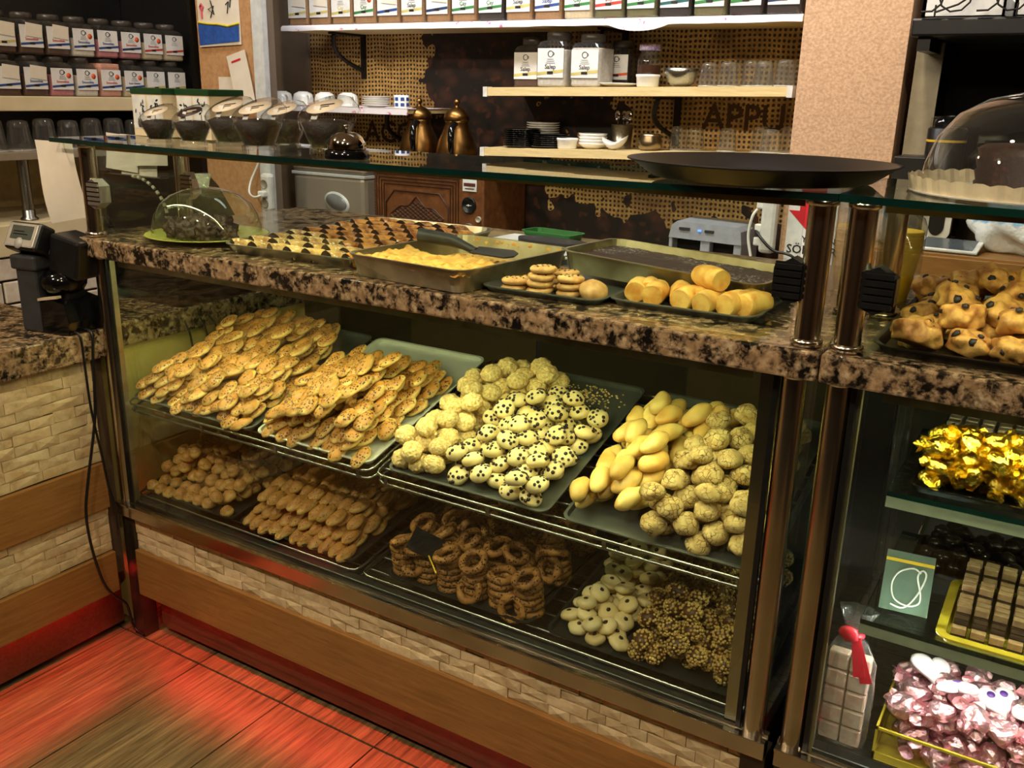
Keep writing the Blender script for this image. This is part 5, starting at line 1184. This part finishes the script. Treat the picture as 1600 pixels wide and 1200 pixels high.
# card terminal on the left slab
ct = thing('card_terminal', 'dark grey stand with a tilted customer display on the left granite slab', 'terminal', (-2.108,-.085,.8575), None, R_(12))
obj('column', MB().box((-.030,-.030,0),(.030,.030,.175), bev=.006), DGREY, ct, local=True)
obj('neck', MB().box((-.038,-.036,.150),(.038,.040,.185), bev=.006), DGREY, ct, local=True)
H = TR(0,-.005,.222,-6,-28,0) @ Matrix.Diagonal((.80,.85,.85,1))
obj('display_head', MB().box((-.066,-.022,-.040),(.066,.028,.040), bev=.008, mat=H), BLACK, ct, local=True)
obj('silver_bezel', MB().box((-.060,-.0245,-.034),(.060,-.0215,.034), bev=.004, mat=H), plain('silver_bezel', (190,184,172), .35, .3), ct, local=True)
obj('screen', MB().box((-.044,-.0262,-.012),(.044,-.0243,.026), mat=H), plain('lcd_grey', (74,80,72), .25), ct, local=True)
obj('display_text', MB().box((-.034,-.0266,.008),(.010,-.0262,.011), mat=H).box((-.034,-.0266,.0),(.026,-.0262,.003), mat=H), BLACK, ct, local=True)
obj('button', MB().lathe([(.016,0),(.015,.004),(0,.005)], 20, mat=H @ TR(0,-.0245,-.024,0,90)), plain('pale_key', (170,166,158), .4), ct, local=True)
pr_ = thing('receipt_printer', 'black receipt printer with a curved shiny cover on the left granite slab', 'printer', (-2.055,-.045,.8575), None, R_(10))
obj('body', MB().prism([(-.05,0),(.05,0),(.054,.03),(.045,.075),(.0,.085),(-.05,.06)], -.055, .055, axis='y'), BLACKG, pr_, local=True)
obj('cover', MB().blob(.050,.055,.036, sub=3, c=(.0,-.005,.120), flat=-.03), BLACKG, pr_, local=True)
obj('neck', MB().box((-.03,-.03,.075),(.03,.03,.12), bev=.006), BLACK, pr_, local=True)
obj('paper_strip', MB().box((-.048,-.0585,.082),(.045,-.045,.088), mat=TR(0,0,0,0,0,-10)), plain('cream_strip', (190,170,140), .6), pr_, local=True)
obj('top_block', MB().box((-.045,-.035,.14),(.045,.045,.235), bev=.008, mat=TR(0,0,0,0,0,12)), BLACK, pr_, local=True)

# ------------------------------------------------------------------ right side behind the cases
wc = thing('wooden_counter', 'oak-fronted counter behind the right display case', 'counter', (.25,1.45,0))
obj('top', MB().box((-.46,1.20,1.040),(1.2,1.58,1.068), bev=.002), OAK, wc); obj('front_board', MB().box((-.46,1.195,.985),(1.2,1.215,1.060), bev=.002), OAK, wc); obj('carcass', MB().box((-.44,1.24,0),(1.18,1.58,1.04)), BLACK, wc)
bs = thing('black_shelf', 'black shelf above the right display case holding white boxes', 'shelf', (.2,1.59,1.6))
obj('board', MB().box((-.452,1.28,1.588),(1.1,1.598,1.632), bev=.006), BLACK, bs); obj('bracket', MB().box((-.435,1.30,1.555),(-.405,1.598,1.588)), BLACK, bs)
for k in range(3):
    x0 = -.435+k*.205
    b = thing('sweet_box', ['white open box of purple and white sweets at the left end of the black shelf','white open box of pale pink sweets on the black shelf','white open box at the right of the black shelf'][k], 'box', (x0+.095,1.42,1.6325), 'open boxes on the black shelf')
    obj('box', MB().box((-.092,-.12,0),(.092,.10,.004)).box((-.092,-.12,0),(.092,-.114,.05)).box((-.092,.094,0),(.092,.10,.09)).box((-.092,-.12,0),(-.086,.10,.05)).box((.086,-.12,0),(.092,.10,.05)), SIGNW, b, local=True)
    for q in range(8):
        obj('sweet', MB().blob(.018,.016,.012, sub=2, c=(-.06+.04*(q % 4), -.07+.06*(q//4), .040), seed=q, amp=.003, freq=60), plain('purple_sweet', (120,80,140), .4) if (q+k) % 2 else plain('pink_sweet', (226,190,200), .4), b, local=True)
    obj('sweets_bed', MB().box((-.085,-.113,.004),(.085,.093,.030)), PAPER, b, local=True)
m = MB()
for c0 in (-.405, -.28): m.tube([(c0+.05*t+.018*math.cos(t*5), 1.272, 1.665+.022*math.sin(t*5)) for t in [k/12*2.2-.4 for k in range(13)]], .0025, 6)
m.tube([(-.40,1.272,1.643),(-.35,1.272,1.66),(-.30,1.272,1.695)], .0025, 6); m.tube([(-.40,1.272,1.633),(-.40,1.272,1.66)], .0025, 6); m.tube([(-.22,1.272,1.633),(-.22,1.272,1.66)], .0025, 6)
tag(obj('wire_scroll', m, IRON), 'black wire scroll in front of the left box on the black shelf', 'ornament')
tag(obj('pale_board', MB().box((-.466,1.50,1.0685),(-.398,1.512,1.585)), plain('beige_board', (150,138,110), .6)), 'narrow pale upright board under the left end of the black shelf', 'board')
tb = thing('black_canister', 'black canister with a yellow stripe beside the pale upright board', 'canister', (-.352,1.46,1.0685))
obj('body', MB().lathe([(.048,0),(.050,.004),(.050,.295),(.045,.30),(0,.30)], 28), BLACK, tb, local=True); obj('yellow_stripe', MB().lathe([(.0505,.262),(.0506,.268)], 28), PAP_Y, tb, local=True); obj('lid', MB().lathe([(.046,.30),(.045,.325),(.02,.33),(0,.33)], 28), GCLEAR, tb, local=True)
o = obj('black_canister', MB().lathe([(.055,0),(.060,.004),(.060,.225),(.045,.245),(.045,.262),(0,.264)], 28), BLACK); o.location = (-.235,1.50,1.0685); tag(o, 'plain black canister behind the right glass dome', 'canister')
o = obj('black_box', MB().box((-.04,-.06,0),(.04,.06,.225), bev=.004), BLACK); o.location = (-.418,1.40,1.0685); tag(o, 'black box below the pale upright board', 'box')
tm = thing('tablet', 'white-framed tablet lying on the oak counter', 'tablet', (-.282,1.245,1.0685), None, R_(-3))
T_ = TR(0,0,.012,0,10,0)
obj('frame', MB().box((-.075,-.036,-.004),(.075,.06,.004), bev=.003, mat=T_), SIGNW, tm, local=True); obj('screen', MB().box((-.062,-.030,.0041),(.062,.054,.0050), mat=T_), plain('tablet_screen', (86,92,98), .12), tm, local=True); obj('stand', MB().box((-.072,-.032,-.012),(.072,.055,-.0045), bev=.002, mat=T_), BLACK, tm, local=True)
hs = thing('handset', 'white oval handset with a dark centre standing behind the tablet', 'handset', (-.335,1.40,1.0685))
pts = [(.036*math.cos(a), .055+(.036*math.sin(a) if math.sin(a) < 0 else .10+.036*math.sin(a))) for a in [2*math.pi*k/28 for k in range(28)]]
obj('body', MB().prism([(x, z-.019) for x, z in pts], -.012, .012), plain('white_plastic', (220,218,212), .4), hs, local=True)
obj('dark_panel', MB().prism([(x*.55, .091+(z-.091)*.78-.015) for x, z in pts], -.0145, -.0122), BLACK, hs, local=True)
t = obj('printed_mark', text_mesh('B', .02, SIGNW), None, hs); t.matrix_basis = TR(0,-.0150,.12,0,90)
bg = thing('plastic_bag', 'white and blue carrier bag with a green print on the oak counter', 'bag', (-.09,1.34,1.0686))
bm = MB().blob(.155,.085,.085, sub=4, amp=.035, freq=18, seed=3, c=(0,0,.068)); bm.v = [(x, y, max(0.0004, z)) for x, y, z in bm.v]
def m_bag():
    s = NT('printed_bag'); v = s.co(); sp_ = s.n('ShaderNodeSeparateXYZ', {0: v}); n = s.noise(v, 14, 2); f = s.math('ADD', sp_.outputs[2], s.math('MULTIPLY', s.math('SUBTRACT', n, .5), .06))
    c = s.mix(s.step(f, .075, .082), L((226,226,226)), L((120,170,210))); g_ = s.noise(s.co((1,1,1.4)), 9, 1)
    c = s.mix(s.math('MULTIPLY', s.step(f, .08, .09), s.step(g_, .54, .58)), c, L((90,180,110))); s.bump(s.noise(v, 40, 3), .6, .01); return s.fin(c, .28)
obj('bag', bm, m_bag(), bg, local=True)
cs = thing('paper_cup_stack', 'stack of yellow paper cups with a clear sleeve standing behind the right glass guard', 'cups', (-.272,.43,1.0858))
for k in range(6): obj('cup', MB().lathe([(.024,.0+k*.007),(.036,.085+k*.007),(.0385,.087+k*.007),(.0385,.091+k*.007),(.035,.091+k*.007),(.023,.004+k*.007)], 24), PAP_Y, cs, local=True)
obj('sleeve', MB().lathe_open([(.0395,.05),(.0405,.135),(.034,.15),(.02,.158)], 20, wav=lambda k, a: .05*math.sin(5*a+k)), CELLO, cs, local=True)

# ------------------------------------------------------------------ scones on the right worktop
M6 = TR(.005, .225, GZ, 0)
put_tray('baking_tray', 'dark tray piled with raisin scones on the right worktop', M6, .46, .44, .014, .008, plain('black_tray', (34,32,28), .4, .6), .03, .005)
r = (.0335,.0300,.0215)
def scone_mesh(i):
    m = MB().blob(*r, sub=4, amp=.011, freq=62, seed=i+20, flat=-.014); return m
K_SC = Kind('scone', r, [scone_mesh(i) for i in range(5)], SCONE, [on_ellipsoid((.032,.0285,.0215), -.1, 5, 70+i, MB(), .0062, squash=.55, spread=2.0) for i in range(5)], 'raisins', plain('raisin', (44,32,36), .5, 0, (30,22,26), 90), 'scone', 'dark raisins')
hs_ = Heap(M6 @ Matrix.Translation((0,-.22,0)), .44, .44)
n10 = settle(hs_, K_SC, 'rough golden raisin scone piled on the tray on the right worktop', 'scones on the right worktop', 70, -.212, .20, .025, .40, None, .050, 0, 180, 6, 20)

# ------------------------------------------------------------------ glass shelves and sweets in the right case
def glass_shelf(label, z, x0, x1, y0, y1):
    c = thing('glass_shelf', label, 'shelf', ((x0+x1)/2, y1, z))
    m = MB().box((x0,y0,z-.008),(x1,y1,z)); m.mi = [0,0,1,1,1,1]; obj('pane', m, [GLASST, GEDGE], c)
    for x in (x0+.03, x1-.03): obj('shelf_support', MB().tube([(x,y1-.02,z-.009),(x,.675,z-.009)], .005, 8), CHROME, c)
    obj('front_strip', MB().box((x0,y0+.001,z-.026),(x1,y0+.005,z-.0085)), plain('acrylic_strip', (150,160,140), .2), c); return c
SA, SBz = .876, .655
glass_shelf('upper glass shelf of gold-wrapped and square chocolates in the right case', SA, -.178, 1.0, .03, .36)
glass_shelf('lower glass shelf of dark chocolates and wafer blocks in the right case', SBz, -.188, 1.0, .03, .40)
post2 = thing('clear_pole', 'clear acrylic pole holding the glass shelves in the right case', 'pole', (-.19,.20,.40)); obj('pole', MB().tube([(-.196,.20,.3985),(-.196,.20,1.041)], .007, 10), GCLEAR, post2)
obj('pole', MB().tube([(-.205,.37,.3985),(-.205,.37,1.041)], .007, 10), GCLEAR, post2)
GOLD = m_foil('gold_foil', (246,206,50), (255,232,120)); PINKF = m_foil('pink_foil', (250,186,200), (255,226,232), 0.42); WHITEF = plain('white_pearl_foil', (244,236,240), 0.30, 0.0, (236,226,232), 60)
M7 = TR(-.055, .112, SA+.0003, 0)
put_tray('sweet_tray', 'dark tray of gold-wrapped chocolates on the upper glass shelf', M7, .19, .13, .010, .004, BLACKG, .01, .003)
r = (.0185,.0165,.0125)
def foil_mesh(i):
    m = MB().blob(*r, sub=3, amp=.008, freq=55, seed=i+31, smooth=False); a = i*1.3
    for s_ in (-1, 1):
        vs = [(s_*.015,0,0)]+[(s_*(.026+.004*math.sin(k*2.1+i)), .012*math.cos(2*math.pi*k/9), .010*math.sin(2*math.pi*k/9)) for k in range(9)]; m.add(vs, [(0,k+1,(k+1) % 9+1) for k in range(9)], 0, False, TR(0,0,0,0,0,0))
    return m
K_GOLD = Kind('gold_chocolate', r, [foil_mesh(i) for i in range(4)], GOLD, cat='chocolate')
hg = Heap(M7 @ Matrix.Translation((0,-.065,0)), .19, .13, .0025)
settle(hg, K_GOLD, 'crumpled gold foil chocolate heaped on the upper glass shelf', 'gold foil chocolates', 52, -.080, .080, .016, .112, None, .030, 0, 180, 0, 30)
# square chocolates behind: rows in a clear tray
PRAL = plain('grey_praline', (128,112,96), .35, 0, (104,88,74), 60, vary=.15); PRB = MB().box((-.0095,-.0095,0),(.0095,.0095,.014), bev=.002).mesh('square_chocolate', PRAL)
M8 = TR(-.022,.275,SA+.0004); put_tray('sweet_tray', 'clear tray of square grey chocolates behind the gold ones', M8, .25, .16, .012, .002, GCLEAR, .01, .003)
for k in range(3):
    for q in range(6):
        for p in range(9):
            if k == 2 and q < 3: continue
            o = bpy.data.objects.new('square_chocolate', PRB); COL.objects.link(o); o.matrix_world = M8 @ TR(-.102+p*.025+rnd.uniform(-.001,.001), -.062+q*.0245, .0030+k*.0150, rnd.uniform(-6,6)); tag(o, f'square greyish chocolate behind the gold ones, {ORD[q]} row, {ORD[p]} from the left, {ORD[k]} layer', 'chocolate', 'square chocolates on the upper glass shelf')
# lower shelf: card, wafer blocks in a yellow tray, round dark chocolates
cd = thing('brand_card', 'pale green card with a white looped letter standing on the lower glass shelf', 'card', (-.135,.085,SBz+.0003), None, R_(6))
obj('card', MB().box((-.036,-.0012,0),(.036,.0012,.095), mat=TR(0,0,0,0,-28)), plain('pale_green_card', (92,112,100), .4), cd, local=True)
T9 = TR(0,0,0,0,-28)
obj('yellow_band', MB().box((-.036,-.0016,.078),(.036,-.0011,.083), mat=T9), PAP_Y, cd, local=True)
obj('looped_letter', MB().tube(smooth_path([(.018,-.002,.066),(.006,-.002,.072),(-.014,-.002,.062),(-.022,-.002,.042),(-.016,-.002,.020),(.004,-.002,.012),(.020,-.002,.018),(.022,-.002,.032),(.014,-.002,.060),(.020,-.002,.071),(.026,-.002,.062),(.016,-.002,.030),(.0,-.002,.008),(-.02,-.002,.010)]), .0014, 6, mat=T9), SIGNW, cd, local=True)
M10 = TR(.038,.125,SBz+.0004); YT = plain('yellow_card_tray', (214,190,60), .5)
put_tray('sweet_tray', 'yellow card tray of wafer blocks on the lower glass shelf', M10, .215, .185, .012, .001, YT, .008, .012)
WAF = plain('wafer_pink_beige', (178,146,116), .6, 0, (150,116,86), 70, vary=.1); WAD = plain('wafer_dark', (70,48,36), .5, 0, (52,34,26), 60, vary=.15)
WB = MB().box((-.0100,-.0060,0),(.0100,.0060,.0115), bev=.0012); WBl = WB.mesh('wafer_block', WAF); WBd = WB.mesh('wafer_block', WAD)
for q in range(11):
    for p in range(8):
        lv = 2 if q < 3 else 3+(q-3)//3
        for k in range(lv):
            top = k == lv-1 and q >= 3 or q == 0 and k == 1
            o = bpy.data.objects.new('wafer_block', WBl if top else WBd); COL.objects.link(o); o.matrix_world = M10 @ TR(-.089+p*.0255+rnd.uniform(-.001,.001), -.082+q*.0164, .0020+k*.0125, rnd.uniform(-4,4))
            tag(o, f'small beige wafer block in the yellow tray, {ORD[q]} row, {ORD[p]} from the left, {ORD[k]} layer' if top else f'small dark wafer block in the yellow tray, {ORD[q]} row, {ORD[p]} from the left, {ORD[k]} layer', 'wafer', 'beige wafer blocks' if top else 'dark wafer blocks')
M11 = TR(-.02,.305,SBz+.0004); put_tray('sweet_tray', 'dark tray of glossy dark chocolates behind the wafer blocks', M11, .26, .14, .012, .003, BLACKG, .01, .003)
r = (.0150,.0150,.0115); K_DK = Kind('dark_chocolate', r, blobs(3, r, .004, 70, flat=-.6), plain('glossy_dark_chocolate', (34,24,22), .18, 0, (24,16,14), 40), cat='chocolate')
hd = Heap(M11 @ Matrix.Translation((0,-.07,0)), .26, .14, .0025)
settle(hd, K_DK, 'glossy round dark chocolate heaped behind the wafer blocks', 'dark chocolates on the lower glass shelf', 70, -.11, .11, .016, .122, None, .015, 0, 180, 0, 16)
# bottom: acrylic box of pink foil hearts, gift bag
BX = (-.140, .12, .050, .230); bz0, bh = .3985, .062
ab = thing('acrylic_box', 'clear yellow-edged box of pink foil sweets at the bottom of the right case', 'box', ((BX[0]+BX[1])/2, (BX[2]+BX[3])/2, bz0))
PIN = plain('pink_card', (214,40,80), .5)
m = MB()
for (a, b) in (((BX[0],BX[2]),(BX[1],BX[2])),((BX[0],BX[3]),(BX[1],BX[3])),((BX[0],BX[2]),(BX[0],BX[3])),((BX[1],BX[2]),(BX[1],BX[3]))):
    m.box((min(a[0],b[0])-.002,min(a[1],b[1])-.002,bz0+bh-.004),(max(a[0],b[0])+.002,max(a[1],b[1])+.002,bz0+bh)); m.box((min(a[0],b[0])-.002,min(a[1],b[1])-.002,bz0+.001),(max(a[0],b[0])+.002,max(a[1],b[1])+.002,bz0+.016))
for x in (BX[0], BX[1]):
    for y in (BX[2], BX[3]): m.box((x-.002,y-.002,bz0+.001),(x+.002,y+.002,bz0+bh))
obj('yellow_edges', m, YT, ab)
obj('clear_walls', MB().box((BX[0]-.0012,BX[2],bz0+.016),(BX[0]+.0012,BX[3],bz0+bh-.004)).box((BX[0],BX[2]-.0012,bz0+.016),(BX[1],BX[2]+.0012,bz0+bh-.004)).box((BX[1]-.0012,BX[2],bz0+.016),(BX[1]+.0012,BX[3],bz0+bh-.004)), GCLEAR, ab)
obj('pink_back', MB().box((BX[0],BX[3]-.001,bz0+.016),(BX[1],BX[3]+.002,bz0+bh+.012)), PIN, ab); obj('base', MB().box((BX[0],BX[2],bz0+.0005),(BX[1],BX[3],bz0+.004)), YT, ab)
r = (.0225,.0205,.0165)
def pink_mesh(i):
    m = MB().blob(*r, sub=3, amp=.012, freq=60, seed=i+61, smooth=False)
    for s_ in (-1, 1):
        vs = [(s_*.018,0,0)]+[(s_*(.031+.004*math.sin(k*2.1+i)), .013*math.cos(2*math.pi*k/9), .010*math.sin(2*math.pi*k/9)) for k in range(9)]; m.add(vs, [(0,k+1,(k+1) % 9+1) for k in range(9)])
    return m
K_PINK = Kind('pink_sweet', r, [pink_mesh(i) for i in range(4)], PINKF, cat='sweet')
hp = Heap(TR((BX[0]+BX[1])/2, BX[2], bz0, 0), BX[1]-BX[0], BX[3]-BX[2], .0025, .005)
settle(hp, K_PINK, 'pink foil-wrapped sweet in the clear yellow-edged box', 'pink foil sweets in the clear box', 74, -.105, .105, .022, .160, None, .015, 0, 180, 0, 26)
def heart(i):
    n = 28; pts = []
    for k in range(n):
        t = 2*math.pi*k/n; pts.append((0.0020*16*math.sin(t)**3, 0.0020*(13*math.cos(t)-5*math.cos(2*t)-2*math.cos(3*t)-math.cos(4*t))))
    m = MB(); rings = [(1.0,0),(1.02,.006),(.85,.012),(.45,.015)]; vs = [(x*s_, y*s_, z) for s_, z in rings for x, y in pts]+[(0,0,.016)]
    fs = [(j*n+k, j*n+(k+1) % n, (j+1)*n+(k+1) % n, (j+1)*n+k) for j in range(3) for k in range(n)]+[(3*n+k, 3*n+(k+1) % n, 4*n) for k in range(n)]+[tuple(reversed(range(n)))]
    m.add(vs, fs, 0, True); return m
def hp_top(u, v):
    i, j = hp.ij(u, v); i, j = int(i), int(j); return float(np.percentile(hp.H[i-7:i+8, j-7:j+8], 85))
HRT = heart(0).mesh('heart_sweet', WHITEF); DOT = MB().lathe([(.0062,.0),(.0062,.0012),(0,.0018)], 18).mesh('purple_dot', plain('purple_dot', (92,54,140), .35))
for k, (u, v, dz, rx, ry, rz, nd, t) in enumerate([(-.075,.105,.122,-14,8,20,0,'plain, leftmost in the clear box'),(-.030,.050,.120,-24,4,200,1,'with one purple dot, front middle of the clear box'),(.028,.085,.128,-16,-6,30,2,'with two purple dots, middle of the clear box'),(.085,.050,.122,-18,6,160,1,'with one purple dot at the right of the clear box')]):
    Mh = TR((BX[0]+BX[1])/2+u, BX[2]+v, bz0+hp_top(u, v)+.004, rz, -rx, ry); o = bpy.data.objects.new('heart_sweet', HRT); COL.objects.link(o); o.matrix_world = Mh; tag(o, 'white foil heart '+t, 'sweet', 'white foil hearts')
    for q in range(nd):
        d_ = bpy.data.objects.new('purple_dot', DOT); COL.objects.link(d_); d_.parent = o; d_.location = (-.010+.020*q if nd == 2 else 0, .004, .0150)
gb = thing('gift_bag', 'cellophane bag of pale sweets tied with a red ribbon in the right case', 'bag', (-.197,.062,.3985))
m = MB(); loops = [(.072,.020,.0005),(.078,.030,.02),(.080,.034,.10),(.078,.030,.165),(.050,.020,.195),(.018,.012,.208),(.045,.026,.235),(.060,.034,.255)]
vs = [(w_/2*math.cos(a)*(1+.10*math.sin(a*5+q)), d_/2*math.sin(a)*(1+.14*math.sin(a*7+q)), z) for q, (w_, d_, z) in enumerate(loops) for a in [2*math.pi*k/24 for k in range(24)]]
m.add(vs, [(q*24+k, q*24+(k+1) % 24, (q+1)*24+(k+1) % 24, (q+1)*24+k) for q in range(7) for k in range(24)], 0, True); obj('cellophane', m, CELLO, gb, local=True)
LOK = plain('pale_pink_sweet', (226,206,186), .6, 0, (214,170,156), 60)
for q in range(5):
    for p in range(2): obj('sweet', MB().box((-.033+p*.034,-.010,.006+q*.034),(-.001+p*.034,.010,.037+q*.034), bev=.003), LOK, gb, local=True)
m = MB(); m.tube([(.012*math.cos(a), .009*math.sin(a), .208) for a in [2*math.pi*k/14 for k in range(14)]], .0045, 8, closed=True)
m.blob(.017,.008,.014, sub=2, c=(-.006,-.014,.214), amp=.004, freq=80)
for (x1, z1) in ((.030,.140),(.018,.148)): m.add([(-.002,-.014,.208),(.012,-.014,.210),(x1+.010,-.020,z1),(x1-.008,-.020,z1-.006),(-.002,-.0125,.208),(.012,-.0125,.210),(x1+.010,-.0185,z1),(x1-.008,-.0185,z1-.006)], [(0,1,2,3),(7,6,5,4),(0,4,5,1),(1,5,6,2),(2,6,7,3),(3,7,4,0)])
obj('ribbon', m, REDM, gb, local=True)
obj('shelf_led_strip', MB().box((-.17,.037,SBz-.0115),(.98,.045,SBz-.0098)), emit('cool_led_strip', (1.0,.95,.90), 110.0), case2)
